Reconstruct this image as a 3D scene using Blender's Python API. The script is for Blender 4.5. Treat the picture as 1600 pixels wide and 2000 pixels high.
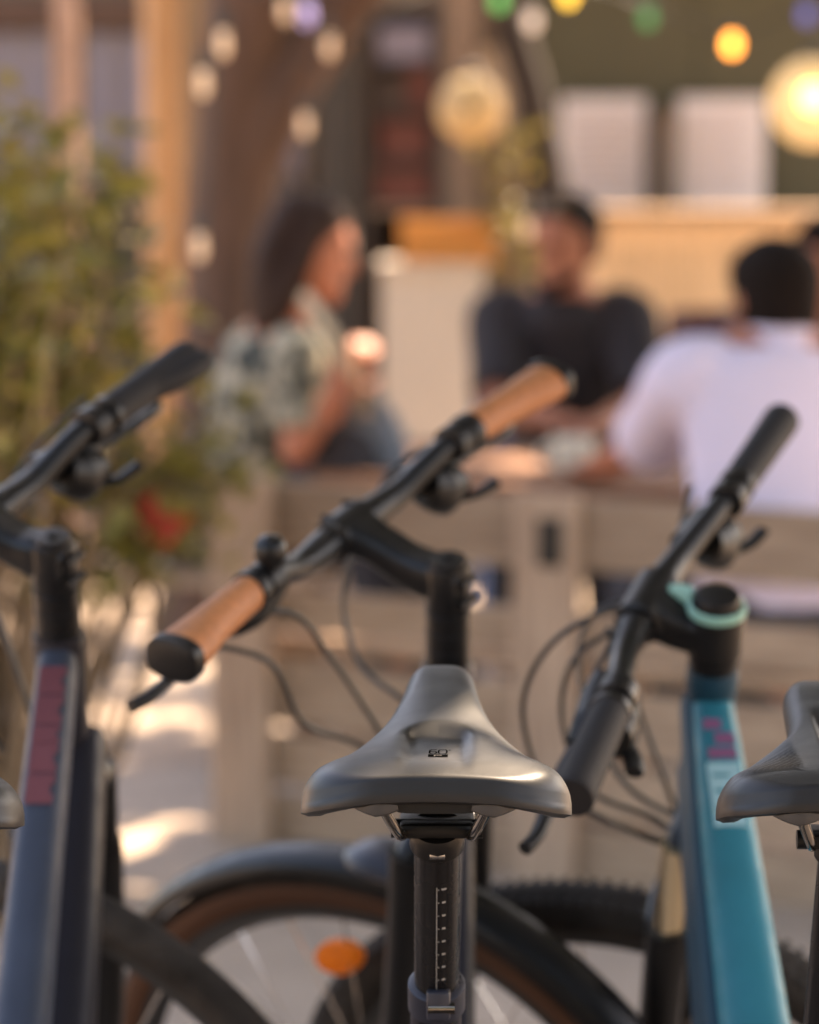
import bpy, bmesh, math, random
import numpy as np
from mathutils import Vector, Matrix, noise as mnoise
R = math.radians
random.seed(7)
rng = np.random.default_rng(7)
for o in list(bpy.data.objects):
    bpy.data.objects.remove(o)
scene = bpy.context.scene
COL = scene.collection

# ------------------------------------------------------------------ camera
FPX, CAM_H, HORIZON = 5600.0, 1.35, 320.0
PITCH = math.atan((1000 - HORIZON) / FPX)
cd = bpy.data.cameras.new('camera')
cam = bpy.data.objects.new('camera', cd)
COL.objects.link(cam)
cam.location = (0, 0, CAM_H)
cam.rotation_euler = (math.pi / 2 - PITCH, 0, 0)
cd.sensor_fit = 'HORIZONTAL'
cd.sensor_width = 24.0
cd.lens = FPX / 1600 * 24.0
cd.clip_start, cd.clip_end = 0.05, 2000
cd.dof.use_dof = True
cd.dof.focus_distance = 1.83
cd.dof.aperture_fstop = 3.4
cd.dof.aperture_blades = 0
scene.camera = cam

# ------------------------------------------------------------------ sky, sun, exposure
SUN_EL, SUN_AZ = R(51), R(40)          # azimuth measured from +Y towards +X
SUN = Vector((math.cos(SUN_EL) * math.sin(SUN_AZ), math.cos(SUN_EL) * math.cos(SUN_AZ), math.sin(SUN_EL)))
world = bpy.data.worlds.new('World')
scene.world = world
world.use_nodes = True
nt = world.node_tree
sky = nt.nodes.new('ShaderNodeTexSky')
sky.sky_type = 'NISHITA'
sky.sun_disc = False
sky.sun_elevation = SUN_EL
sky.sun_rotation = SUN_AZ
sky.dust_density = 3.0
nt.links.new(sky.outputs[0], nt.nodes['Background'].inputs[0])
nt.nodes['Background'].inputs[1].default_value = 0.13
sd = bpy.data.lights.new('sun', 'SUN')
sd.energy = 4.2
sd.angle = R(0.53)
sd.color = (1.0, 0.90, 0.76)
sun = bpy.data.objects.new('sun', sd)
COL.objects.link(sun)
sun.rotation_euler = SUN.to_track_quat('Z', 'Y').to_euler()
sun.location = (6, 8, 12)
scene.view_settings.view_transform = 'Standard'
scene.view_settings.look = 'None'
scene.view_settings.gamma = 1.0
scene.view_settings.exposure = 2.7
try:
    scene.view_settings.use_white_balance = True
    scene.view_settings.white_balance_temperature = 8000
    scene.view_settings.white_balance_tint = 17
except Exception:
    pass
scene.cycles.use_denoising = True
scene.cycles.use_adaptive_sampling = False
scene.cycles.max_bounces = 8
scene.cycles.sample_clamp_indirect = 6.0

# ------------------------------------------------------------------ helpers
def at(px, py, d):
    """the point in the place that lies at world depth y = d on the sight line of photo pixel px, py"""
    u, v = (px - 800) / FPX, (1000 - py) / FPX
    c, s = math.cos(PITCH), math.sin(PITCH)
    k = d / (c + v * s)
    return Vector((u * k, d, CAM_H + (-s + v * c) * k))

def srgb(r, g, b):
    f = lambda c: (c / 255 / 12.92) if c / 255 <= 0.04045 else ((c / 255 + 0.055) / 1.055) ** 2.4
    return (f(r), f(g), f(b))

MATS = {}
def mat(name, col, rough=0.6, metal=0.0, vary=0.0, scale=20.0, bump=0.0, bscale=60.0, stretch=None, col2=None,
        emit=None, spec=0.5, island=None, coat=0.0, alpha=None, trans=0.0, coord='Object', coatrough=0.1, rvar=0.0):
    if name in MATS:
        return MATS[name]
    m = bpy.data.materials.new(name)
    m.use_nodes = True
    n, l = m.node_tree.nodes, m.node_tree.links
    p = n['Principled BSDF']
    p.inputs['Roughness'].default_value = rough
    p.inputs['Metallic'].default_value = metal
    p.inputs['Specular IOR Level'].default_value = spec
    p.inputs['Coat Weight'].default_value = coat
    p.inputs['Coat Roughness'].default_value = coatrough
    p.inputs['Transmission Weight'].default_value = trans
    p.inputs['Base Color'].default_value = (*col, 1)
    tc = n.new('ShaderNodeTexCoord')
    mp = n.new('ShaderNodeMapping')
    l.new(tc.outputs[coord], mp.inputs[0])
    if stretch:
        mp.inputs['Scale'].default_value = stretch
    if vary > 0 or col2:
        tx = n.new('ShaderNodeTexNoise')
        tx.inputs['Scale'].default_value = scale
        tx.inputs['Detail'].default_value = 6
        l.new(mp.outputs[0], tx.inputs['Vector'])
        rp = n.new('ShaderNodeValToRGB')
        rp.color_ramp.elements[0].position = 0.3
        rp.color_ramp.elements[1].position = 0.7
        a = [c * (1 - vary) for c in col]
        b2 = col2 if col2 else [min(1, c * (1 + vary)) for c in col]
        rp.color_ramp.elements[0].color = (*a, 1)
        rp.color_ramp.elements[1].color = (*b2, 1)
        l.new(tx.outputs['Fac'], rp.inputs[0])
        l.new(rp.outputs[0], p.inputs['Base Color'])
    if island:
        g = n.new('ShaderNodeNewGeometry')
        rp = n.new('ShaderNodeValToRGB')
        els = rp.color_ramp.elements
        for i, c in enumerate(island):
            e = els[i] if i < 2 else els.new(0.5)
            e.position = i / (len(island) - 1)
            e.color = (*c, 1)
        l.new(g.outputs['Random Per Island'], rp.inputs[0])
        l.new(rp.outputs[0], p.inputs['Base Color'])
        ts = n.new('ShaderNodeBsdfTranslucent')
        l.new(rp.outputs[0], ts.inputs[0])
        mx = n.new('ShaderNodeMixShader')
        mx.inputs[0].default_value = 0.35
        l.new(p.outputs[0], mx.inputs[1])
        l.new(ts.outputs[0], mx.inputs[2])
        l.new(mx.outputs[0], n['Material Output'].inputs[0])
    if bump > 0:
        t2 = n.new('ShaderNodeTexNoise')
        t2.inputs['Scale'].default_value = bscale
        t2.inputs['Detail'].default_value = 5
        l.new(mp.outputs[0], t2.inputs['Vector'])
        bp = n.new('ShaderNodeBump')
        bp.inputs['Strength'].default_value = bump
        bp.inputs['Distance'].default_value = 0.01
        l.new(t2.outputs['Fac'], bp.inputs['Height'])
        l.new(bp.outputs[0], p.inputs['Normal'])
    if rvar > 0:
        t3 = n.new('ShaderNodeTexNoise'); t3.inputs['Scale'].default_value = 45; t3.inputs['Detail'].default_value = 8
        l.new(tc.outputs[coord], t3.inputs['Vector'])
        mr = n.new('ShaderNodeMapRange')
        mr.inputs['From Min'].default_value, mr.inputs['From Max'].default_value = 0.3, 0.7
        mr.inputs['To Min'].default_value, mr.inputs['To Max'].default_value = max(rough - rvar, .05), rough + rvar
        l.new(t3.outputs['Fac'], mr.inputs['Value']); l.new(mr.outputs[0], p.inputs['Roughness'])
    if emit:
        p.inputs['Emission Color'].default_value = (*emit[0], 1)
        p.inputs['Emission Strength'].default_value = emit[1]
    MATS[name] = m
    return m

class G:
    """collects faces of one mesh"""
    def __init__(s):
        s.v, s.f = [], []
    def add(s, vs, fs):
        o = len(s.v)
        s.v += [tuple(p) for p in vs]
        s.f += [tuple(i + o for i in f) for f in fs]
        return s
    def box(s, c, size, rot=None, bev=0.0):
        x, y, z = [q / 2 for q in size]
        b = min(bev, x * .9, y * .9, z * .9)
        pts = []
        if b <= 0:
            pts = [Vector((i * x, j * y, k * z)) for i in (-1, 1) for j in (-1, 1) for k in (-1, 1)]
            fs = [(0, 1, 3, 2), (4, 6, 7, 5), (0, 4, 5, 1), (2, 3, 7, 6), (0, 2, 6, 4), (1, 5, 7, 3)]
        else:
            bm = bmesh.new()
            bmesh.ops.create_cube(bm, size=1)
            for v in bm.verts:
                v.co = Vector((v.co.x * 2 * x, v.co.y * 2 * y, v.co.z * 2 * z))
            bmesh.ops.bevel(bm, geom=list(bm.edges), offset=b, segments=2, affect='EDGES', profile=0.5)
            bm.verts.index_update()
            pts = [v.co.copy() for v in bm.verts]
            fs = [tuple(v.index for v in f.verts) for f in bm.faces]
            bm.free()
        c = Vector(c)
        if rot is not None:
            pts = [rot @ p for p in pts]
        return s.add([p + c for p in pts], fs)
    def rings(s, rings, closed=True, cap=True):
        n = len(rings[0])
        vs = [p for r in rings for p in r]
        fs = []
        m = n if closed else n - 1
        for i in range(len(rings) - 1):
            for j in range(m):
                a, b = i * n + j, i * n + (j + 1) % n
                fs.append((a, b, b + n, a + n))
        if cap and closed:
            fs.append(tuple(range(n - 1, -1, -1)))
            k = (len(rings) - 1) * n
            fs.append(tuple(range(k, k + n)))
        return s.add(vs, fs)
    def tube(s, pts, rad, n=14, smooth=4, side=None, cap=True, roundcap=False, power=2.0):
        """sweep a circle or ellipse (rad = number, list of numbers or of (a, b) along side / across) along a path"""
        pts = [Vector(p) for p in pts]
        if not isinstance(rad, (list,)):
            rad = [rad] * len(pts)
        rad = [r if isinstance(r, tuple) else (r, r) for r in rad]
        if smooth > 1 and len(pts) > 2:
            q, rr = [], []
            for i in range(len(pts) - 1):
                p0, p1, p2, p3 = pts[max(i - 1, 0)], pts[i], pts[i + 1], pts[min(i + 2, len(pts) - 1)]
                for k in range(smooth):
                    t = k / smooth
                    q.append(0.5 * ((2 * p1) + (p2 - p0) * t + (2 * p0 - 5 * p1 + 4 * p2 - p3) * t * t + (3 * p1 - p0 - 3 * p2 + p3) * t ** 3))
                    rr.append(tuple(rad[i][m] * (1 - t) + rad[i + 1][m] * t for m in (0, 1)))
            q.append(pts[-1]); rr.append(rad[-1])
            pts, rad = q, rr
        if roundcap:
            d0 = (pts[0] - pts[1]).normalized(); d1 = (pts[-1] - pts[-2]).normalized()
            a, b = [], []
            for k in (0.0, 0.35, 0.65, 0.88):
                w = math.sqrt(1 - (1 - k) ** 2) if k > 0 else 0.12
                a.append((pts[0] + d0 * max(rad[0]) * (1 - k), tuple(x * w for x in rad[0])))
                b.append((pts[-1] + d1 * max(rad[-1]) * (1 - k), tuple(x * w for x in rad[-1])))
            pts = [x[0] for x in a] + pts + [x[0] for x in b[::-1]]
            rad = [x[1] for x in a] + rad + [x[1] for x in b[::-1]]
        tan = []
        for i in range(len(pts)):
            t = pts[min(i + 1, len(pts) - 1)] - pts[max(i - 1, 0)]
            tan.append(t.normalized())
        up = Vector(side) if side is not None else (Vector((0, 0, 1)) if abs(tan[0].z) < .9 else Vector((1, 0, 0)))
        rg = []
        for p, t, r in zip(pts, tan, rad):
            a = (up - t * up.dot(t))
            a = a.normalized() if a.length > 1e-6 else Vector((1, 0, 0))
            if side is None:
                up = a
            b = t.cross(a)
            ring = []
            for k in range(n):
                th = 2 * math.pi * k / n
                c, q = math.cos(th), math.sin(th)
                if power != 2.0:
                    c = math.copysign(abs(c) ** (2 / power), c); q = math.copysign(abs(q) ** (2 / power), q)
                ring.append(p + a * (r[0] * c) + b * (r[1] * q))
            rg.append(ring)
        return s.rings(rg, True, cap)
    def lathe(s, prof, n=24, M=None, cap=True):
        """prof: (radius, z) pairs, spun about local z, placed by matrix M"""
        M = M or Matrix.Identity(4)
        rg = [[M @ Vector((r * math.cos(2 * math.pi * k / n), r * math.sin(2 * math.pi * k / n), z)) for k in range(n)] for r, z in prof]
        return s.rings(rg, True, cap)
    def ball(s, c, r, n=12, m=8, M=None):
        c = Vector(c)
        r = Vector(r) if hasattr(r, '__len__') else Vector((r, r, r))
        rg = []
        for i in range(1, m):
            ph = math.pi * i / m
            rg.append([Vector((r.x * math.sin(ph) * math.cos(2 * math.pi * k / n), r.y * math.sin(ph) * math.sin(2 * math.pi * k / n), -r.z * math.cos(ph))) for k in range(n)])
        if M is not None:
            rg = [[M @ p for p in q] for q in rg]
        return s.rings([[p + c for p in q] for q in rg])

def link(name, data, parent=None):
    o = bpy.data.objects.new(name, data)
    COL.objects.link(o)
    if parent is not None:
        o.parent = parent
    return o

def mesh(name, g, m, smooth=True, off=None, angle=40):
    me = bpy.data.meshes.new(name)
    vs = g.v
    if off is not None:
        vs = [(a - off[0], b - off[1], c - off[2]) for a, b, c in vs]
    me.from_pydata(vs, [], g.f)
    bm = bmesh.new(); bm.from_mesh(me)
    bmesh.ops.recalc_face_normals(bm, faces=bm.faces)
    bm.to_mesh(me); bm.free()
    me.materials.append(m)
    if smooth:
        me.polygons.foreach_set('use_smooth', [True] * len(me.polygons))
        try:
            me.set_sharp_from_angle(angle=R(angle))
        except Exception:
            pass
    me.update()
    return me

def base_of(o):
    p = Vector((0, 0, 0))
    while o is not None:
        p += o.location
        o = o.parent
    return p

def part(name, g, m, parent, smooth=True, angle=40):
    """a mesh given in world coordinates, hung under its (unrotated) thing"""
    return link(name, mesh(name, g, m, smooth, base_of(parent), angle), parent)

def tag(o, label, cat, group=None, kind=None):
    o['label'] = label
    o['category'] = cat
    if group:
        o['group'] = group
    if kind:
        o['kind'] = kind
    return o

def thing(name, loc, label, cat, group=None):
    o = link(name, None)
    o.location = loc
    return tag(o, label, cat, group)

def structure(name, g, m, smooth=False):
    o = link(name, mesh(name, g, m, smooth))
    o['kind'] = 'structure'
    return o

def remesh(g, name, m, voxel, off, smooth_it=4, angle=180):
    """union overlapping shapes into one continuous skin"""
    me = mesh(name + '_raw', g, m, True, off)
    ob = bpy.data.objects.new('tmp', me)
    COL.objects.link(ob)
    md = ob.modifiers.new('r', 'REMESH'); md.mode = 'VOXEL'; md.voxel_size = voxel; md.use_smooth_shade = True
    if smooth_it:
        s = ob.modifiers.new('s', 'SMOOTH'); s.factor = 0.5; s.iterations = smooth_it
    dg = bpy.context.evaluated_depsgraph_get()
    out = bpy.data.meshes.new_from_object(ob.evaluated_get(dg))
    out.name = name
    bpy.data.objects.remove(ob)
    bpy.data.meshes.remove(me)
    if not out.materials:
        out.materials.append(m)
    return out

# ------------------------------------------------------------------ materials
M_black = mat('black_plastic', (0.006, 0.0055, 0.0055), 0.42, bump=0.05, bscale=400, spec=.26, rvar=.08)
M_satin = mat('satin_black_metal', (0.006, 0.0058, 0.006), 0.38, spec=.32, rvar=.08)
M_gloss = mat('gloss_black_anodised', (0.010, 0.009, 0.009), 0.26, spec=.3, rvar=.06)
M_rubber = mat('tyre_rubber', (0.017, 0.015, 0.0135), 0.85, bump=0.2, bscale=200, vary=0.25, scale=14, col2=(.055, .046, .039), spec=.2)
M_gripblack = mat('grip_rubber', (0.012, 0.010, 0.010), 0.7, bump=0.25, bscale=500, spec=.3)
M_cork = mat('brown_grip', srgb(168, 104, 60), 0.6, vary=0.14, scale=120, bump=0.2, bscale=500)
M_saddle = mat('saddle_cover', (0.011, 0.0104, 0.0104), 0.43, bump=0.07, bscale=1800, spec=0.42, vary=0.2, scale=25, rvar=.03)
M_saddle2 = mat('saddle_cover_dark', (0.010, 0.009, 0.009), 0.45, bump=0.06, bscale=1400, spec=.4, rvar=.03)
M_base = mat('saddle_base_plastic', (0.035, 0.030, 0.027), 0.55)
M_chrome = mat('dark_chrome', (0.33, 0.29, 0.25), 0.14, 1.0)
M_steel = mat('brushed_steel', (0.62, 0.58, 0.54), 0.25, 1.0)
M_gold = mat('champagne_stanchion', (0.86, 0.70, 0.46), 0.22, 1.0)
M_print = mat('white_print', (0.30, 0.28, 0.26), 0.6)
M_printdark = mat('dark_print', (0.003, 0.003, 0.003), 1.0, spec=0.0)
M_slate = mat('slate_frame_paint', srgb(40, 41, 50), 0.38, spec=.4, vary=0.06, rvar=.06)
M_slatedark = mat('dark_slate_frame_paint', srgb(34, 33, 40), 0.5, spec=.2, rvar=.06)
M_blue = mat('grey_blue_frame_paint', srgb(54, 62, 76), 0.55, spec=.22, vary=0.08, rvar=.08)
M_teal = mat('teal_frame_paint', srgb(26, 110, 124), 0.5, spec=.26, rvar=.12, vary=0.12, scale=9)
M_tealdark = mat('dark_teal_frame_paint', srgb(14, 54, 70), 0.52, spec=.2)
M_mint = mat('mint_ring', srgb(122, 166, 150), 0.5)
M_red = mat('red_decal', srgb(104, 50, 56), 0.5)
M_pink = mat('pink_decal', srgb(128, 76, 108), 0.45)
M_decalw = mat('pale_decal', srgb(140, 180, 184), 0.45)
M_amber = mat('amber_reflector', (1.0, .21, .0), 0.35, bump=0.4, bscale=500, spec=.3)
M_tan = mat('tan_sidewall', srgb(84, 56, 40), 0.8, spec=.2)
M_cable = mat('cable_housing', (0.018, 0.015, 0.013), 0.5)
M_rim = mat('black_rim', (0.016, 0.015, 0.014), 0.4)

# wood with long grain
def board_to_board(m, amount=.22):
    n, l = m.node_tree.nodes, m.node_tree.links
    p = n['Principled BSDF']
    src = p.inputs['Base Color'].links[0].from_socket
    oi = n.new('ShaderNodeObjectInfo')
    hs = n.new('ShaderNodeHueSaturation')
    mr = n.new('ShaderNodeMapRange'); mr.inputs['To Min'].default_value, mr.inputs['To Max'].default_value = 1 - amount, 1 + amount
    l.new(oi.outputs['Random'], mr.inputs['Value']); l.new(mr.outputs[0], hs.inputs['Value'])
    l.new(src, hs.inputs['Color']); l.new(hs.outputs[0], p.inputs['Base Color'])
    return m
def wood(name, c, c2, axis='x', rough=0.75):
    st = {'x': (1.2, 14, 14), 'y': (14, 1.2, 14), 'z': (14, 14, 1.2)}[axis]
    return board_to_board(mat(name, c, rough, vary=0.12, scale=5, stretch=st, col2=c2, bump=0.35, bscale=12))
M_wood_x = wood('weathered_board_long', srgb(152, 124, 101), srgb(185, 157, 131), 'x')
M_wood_z = wood('weathered_board_upright', srgb(160, 131, 109), srgb(191, 162, 137), 'z')
M_post = wood('pale_pine_post', srgb(176, 130, 88), srgb(202, 160, 116), 'z')
M_post2 = wood('pinkish_post', srgb(150, 116, 96), srgb(176, 142, 120), 'z')
M_counter = wood('counter_pine', srgb(200, 168, 130), srgb(222, 192, 156), 'z')
M_countertop = wood('counter_top_wood', srgb(150, 118, 90), srgb(176, 144, 112), 'x')
M_crate = wood('orange_crate_wood', srgb(190, 116, 48), srgb(216, 146, 72), 'x')
M_table = wood('brown_table_wood', srgb(112, 74, 50), srgb(138, 96, 66), 'x')
M_bark = mat('tree_bark', srgb(84, 60, 46), 0.9, vary=0.3, scale=6, stretch=(3, 3, .6), bump=0.9, bscale=14)
M_bark2 = mat('pale_tree_bark', srgb(128, 104, 78), 0.9, vary=0.3, scale=6, stretch=(3, 3, .6), bump=0.9, bscale=14)

# ------------------------------------------------------------------ ground
def ground_material():
    m = bpy.data.materials.new('sandy_paving')
    m.use_nodes = True
    n, l = m.node_tree.nodes, m.node_tree.links
    p = n['Principled BSDF']; p.inputs['Roughness'].default_value = 0.9
    tc = n.new('ShaderNodeTexCoord')
    t1 = n.new('ShaderNodeTexNoise'); t1.inputs['Scale'].default_value = 0.9; t1.inputs['Detail'].default_value = 8
    t2 = n.new('ShaderNodeTexNoise'); t2.inputs['Scale'].default_value = 60; t2.inputs['Detail'].default_value = 6
    for t in (t1, t2):
        l.new(tc.outputs['Object'], t.inputs['Vector'])
    r1 = n.new('ShaderNodeValToRGB')
    r1.color_ramp.elements[0].position, r1.color_ramp.elements[1].position = 0.35, 0.7
    r1.color_ramp.elements[0].color = (*srgb(150, 130, 112), 1)
    r1.color_ramp.elements[1].color = (*srgb(178, 158, 138), 1)
    l.new(t1.outputs['Fac'], r1.inputs[0])
    mx = n.new('ShaderNodeMixRGB'); mx.blend_type = 'MULTIPLY'; mx.inputs[0].default_value = 0.5
    r2 = n.new('ShaderNodeValToRGB')
    r2.color_ramp.elements[0].position, r2.color_ramp.elements[1].position = 0.3, 0.65
    r2.color_ramp.elements[0].color = (.55, .52, .5, 1); r2.color_ramp.elements[1].color = (1, 1, 1, 1)
    l.new(t2.outputs['Fac'], r2.inputs[0])
    l.new(r1.outputs[0], mx.inputs[1]); l.new(r2.outputs[0], mx.inputs[2])
    l.new(mx.outputs[0], p.inputs['Base Color'])
    b = n.new('ShaderNodeBump'); b.inputs['Strength'].default_value = 0.5; b.inputs['Distance'].default_value = 0.01
    l.new(t2.outputs['Fac'], b.inputs['Height']); l.new(b.outputs[0], p.inputs['Normal'])
    return m
structure('ground', G().add([(-400, -400, 0), (400, -400, 0), (400, 400, 0), (-400, 400, 0)], [(0, 1, 2, 3)]), ground_material())

# paving slabs on the terrace under the bikes
pave = thing('paving', (0, 4.0, 0), 'sandy concrete paving slabs under the bicycles', 'paving')
del pave['category']; del pave['label']; pave['kind'] = 'structure'
M_slab = mat('paving_slab', srgb(168, 148, 130), 0.9, vary=0.14, scale=3, bump=0.3, bscale=120)
slab_mesh = mesh('slab', G().box((0, 0, 0), (0.492, 0.492, 0.02), bev=0.003), M_slab, False)
RZ = Matrix.Rotation(R(28), 3, 'Z')
for i in range(-9, 10):
    for j in range(-11, 12):
        p = RZ @ Vector((i * 0.5 + (0.25 if j % 2 else 0), j * 0.5, 0))
        if abs(p.x) < 2.6 and -2.7 < p.y < 2.4:
            s = link('slab', slab_mesh, pave)
            s.location = (p.x, p.y, 0.003 + random.uniform(-.0015, .0015))
            s.rotation_euler = (random.uniform(-.002, .002), random.uniform(-.002, .002), R(28))
GZ = 0.013   # top of the paving

# ------------------------------------------------------------------ bicycles
def saddle_shape(L, W, prof, rearR, ridges=False, flip=1):
    """returns a function giving the saddle's cover as rings from the lower rim to the ridge line, local: y 0 rear .. L nose, z 0 at rear top"""
    ys = np.array([p[0] for p in prof]); hs = np.array([p[1] for p in prof])
    return ys, hs

def cr(xs, ys, x):
    """smooth interpolation through points (monotone cubic)"""
    xs, ys = np.asarray(xs, float), np.asarray(ys, float)
    x = min(max(x, xs[0]), xs[-1])
    i = int(np.clip(np.searchsorted(xs, x) - 1, 0, len(xs) - 2))
    h = np.diff(xs); d = np.diff(ys) / h
    m = np.zeros(len(xs)); m[0], m[-1] = d[0], d[-1]
    for k in range(1, len(xs) - 1):
        m[k] = 0 if d[k - 1] * d[k] <= 0 else 2 * d[k - 1] * d[k] / (d[k - 1] + d[k])
    t = (x - xs[i]) / h[i]
    return (2 * t ** 3 - 3 * t * t + 1) * ys[i] + (t ** 3 - 2 * t * t + t) * h[i] * m[i] + (-2 * t ** 3 + 3 * t * t) * ys[i + 1] + (t ** 3 - t * t) * h[i] * m[i + 1]

def sstep(a, b, x):
    t = min(max((x - a) / (b - a), 0), 1)
    return t * t * (3 - 2 * t)

class Saddle:
    def __init__(s, variant, halfw=0.0845, L=0.268):
        s.var, s.L, s.hw = variant, L, halfw
        k = halfw / 0.0845
        if variant == 0:
            s.Y = [0.0, .004, .012, .025, .045, .065, .085, .105, .125, .150, .180, .215, .245, .258, .265, L]
            s.W = [.048, .060, .0715, .0800, .0845, .0835, .0770, .0660, .0535, .0415, .0325, .0265, .0235, .0220, .0195, .013]
        else:
            s.Y = [0.0, .004, .012, .025, .045, .065, .085, .105, .125, .150, .180, .215, .245, .258, .265, L]
            s.W = [.042, .054, .067, .0775, .0845, .0845, .0790, .0650, .0480, .0330, .0275, .0260, .0245, .0225, .018, .010]
        s.W = [w * k for w in s.W]
    def halfwidth(s, y):
        return cr(s.Y, s.W, y)
    def height(s, x, y):
        """top surface, before the rim rounding"""
        z = cr([0, .03, .08, .14, .20, .25, s.L], [0.0, .0045, .006, .009, .015, .0195, .017], y)
        wing = sstep(.17, .03, y)
        ax = abs(x)
        z -= wing * (1.15 * ax * ax + 260 * max(ax - .052, 0) ** 3)                               # wings droop
        z -= (1 - wing) * 10.0 * max(ax - .004, 0) ** 2
        if s.var == 0:
            # moulded recess with an arched front edge
            e = sstep(.0245, .0165, ax)
            front = .122 - 22 * ax * ax
            z -= .0062 * e * sstep(front + .006, front - .016, y) * sstep(.006, .066, y)
        else:
            e = sstep(.014, .008, ax)
            z -= .004 * e * sstep(.03, .05, y) * sstep(.19, .15, y)
            m = sstep(.026, .036, ax) * sstep(.022, .035, y) * sstep(.150, .138, y) * sstep(0.004, 0.010, s.halfwidth(y) - ax)
            z += .00055 * m * math.sin((y - .9 * ax + 5.0 * (ax - .05) ** 2) * 2 * math.pi / .0050)
        return z
    def build(s, place):
        """cover mesh"""
        n = 120 if s.var == 0 else 260
        # outline, from rear centre round the right side to the nose and back
        half = []
        for i in range(n + 1):
            t = i / n
            half.append(t)
        # sample outline by arc length
        raw = [(0.0, 0.0)] + [(s.halfwidth(0) * q, 0.0012 * (q ** 4)) for q in (.15, .3, .45, .6, .75, .88, 1.0)]
        raw += [(s.halfwidth(y), y + .0012 * (1 - y / s.L)) for y in np.linspace(0, s.L, 240)[1:]] + [(s.halfwidth(s.L) * q, s.L) for q in (.6, .3, 0)]
        raw = np.array(raw)
        # the rear edge is bowed: centre slightly forward of the wing tips
        d = np.r_[0, np.cumsum(np.hypot(*np.diff(raw, axis=0).T))]
        tt = np.linspace(0, d[-1], n + 1)
        ox, oy = np.interp(tt, d, raw[:, 0]), np.interp(tt, d, raw[:, 1])
        for _ in range(6):
            ox[1:-1] = (ox[:-2] + 2 * ox[1:-1] + ox[2:]) / 4
            oy[1:-1] = (oy[:-2] + 2 * oy[1:-1] + oy[2:]) / 4
        out = [(x, y) for x, y in zip(ox, oy)] + [(-x, y) for x, y in zip(ox[-2:0:-1], oy[-2:0:-1])]
        N = len(out)
        qs = [0, .012, .03, .05, .075, .10, .13, .165, .20, .24, .29, .34, .39, .44, .49, .54, .59, .64, .69, .74, .79, .84, .89, .94, 1.0]
        if s.var:
            qs = list(np.r_[0, .012, .03, np.linspace(.05, 1, 34)])
        rows = []
        def med(y):
            return min(max(y, .045), s.L - .018) if y < .045 or y > s.L - .018 else y
        def rim(x, y):
            rear = sstep(.022, .004, y)                          # 1 on the flat rear wall
            wall = .0185 + .003 * sstep(.04, .08, abs(x)) * sstep(.12, .05, y) - .004 * sstep(.1, .2, y)
            rad = .012 - .0075 * rear * sstep(.080, .035, abs(x))
            return wall, rad
        low2, low, walls = [], [], []
        nrm = []
        for i in range(N):
            a, b = out[i - 1], out[(i + 1) % N]
            t = Vector((b[0] - a[0], b[1] - a[1], 0)).normalized()
            nrm.append(Vector((t.y, -t.x, 0)))
        tops = []
        for q in qs:
            row = []
            for i, (x, y) in enumerate(out):
                my = med(y)
                px, py = x * (1 - q), y + (my - y) * q
                wall, rad = rim(x, y)
                dist = math.hypot(x - px, y - py)
                dz = 0
                if dist < rad:
                    dz = rad - math.sqrt(max(rad * rad - (rad - dist) ** 2, 0))
                row.append(Vector((px, py, s.height(px, py) - dz)))
            tops.append(row)
        rings = []
        for k in (1.0, .93, .8, .6, .4, .2):
            row = []
            for i, (x, y) in enumerate(out):
                wall, rad = rim(x, y)
                z0 = s.height(x, y) - rad
                bot = z0 - max(wall - rad, .006) 
                tuck = nrm[i] * (.0026 * math.sin(min(k, .95) * math.pi * .75)) * sstep(.05, .01, y) - nrm[i] * (.0045 * sstep(.78, 1, k))
                row.append(Vector((x, y, z0 + (bot - z0) * k)) + tuck)
            rings.append(row)
        under = [[Vector((p.x * .86, .5 * p.y + .5 * min(max(p.y, .012), s.L - .012), p.z + .004)) for p in rings[0]],
                 [Vector((p.x * .90, .3 * p.y + .7 * min(max(p.y, .008), s.L - .008), p.z + .0005)) for p in rings[0]]]
        allr = under + rings + tops
        g = G()
        g.rings([[place(p) for p in r] for r in allr], True, False)
        return g

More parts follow.
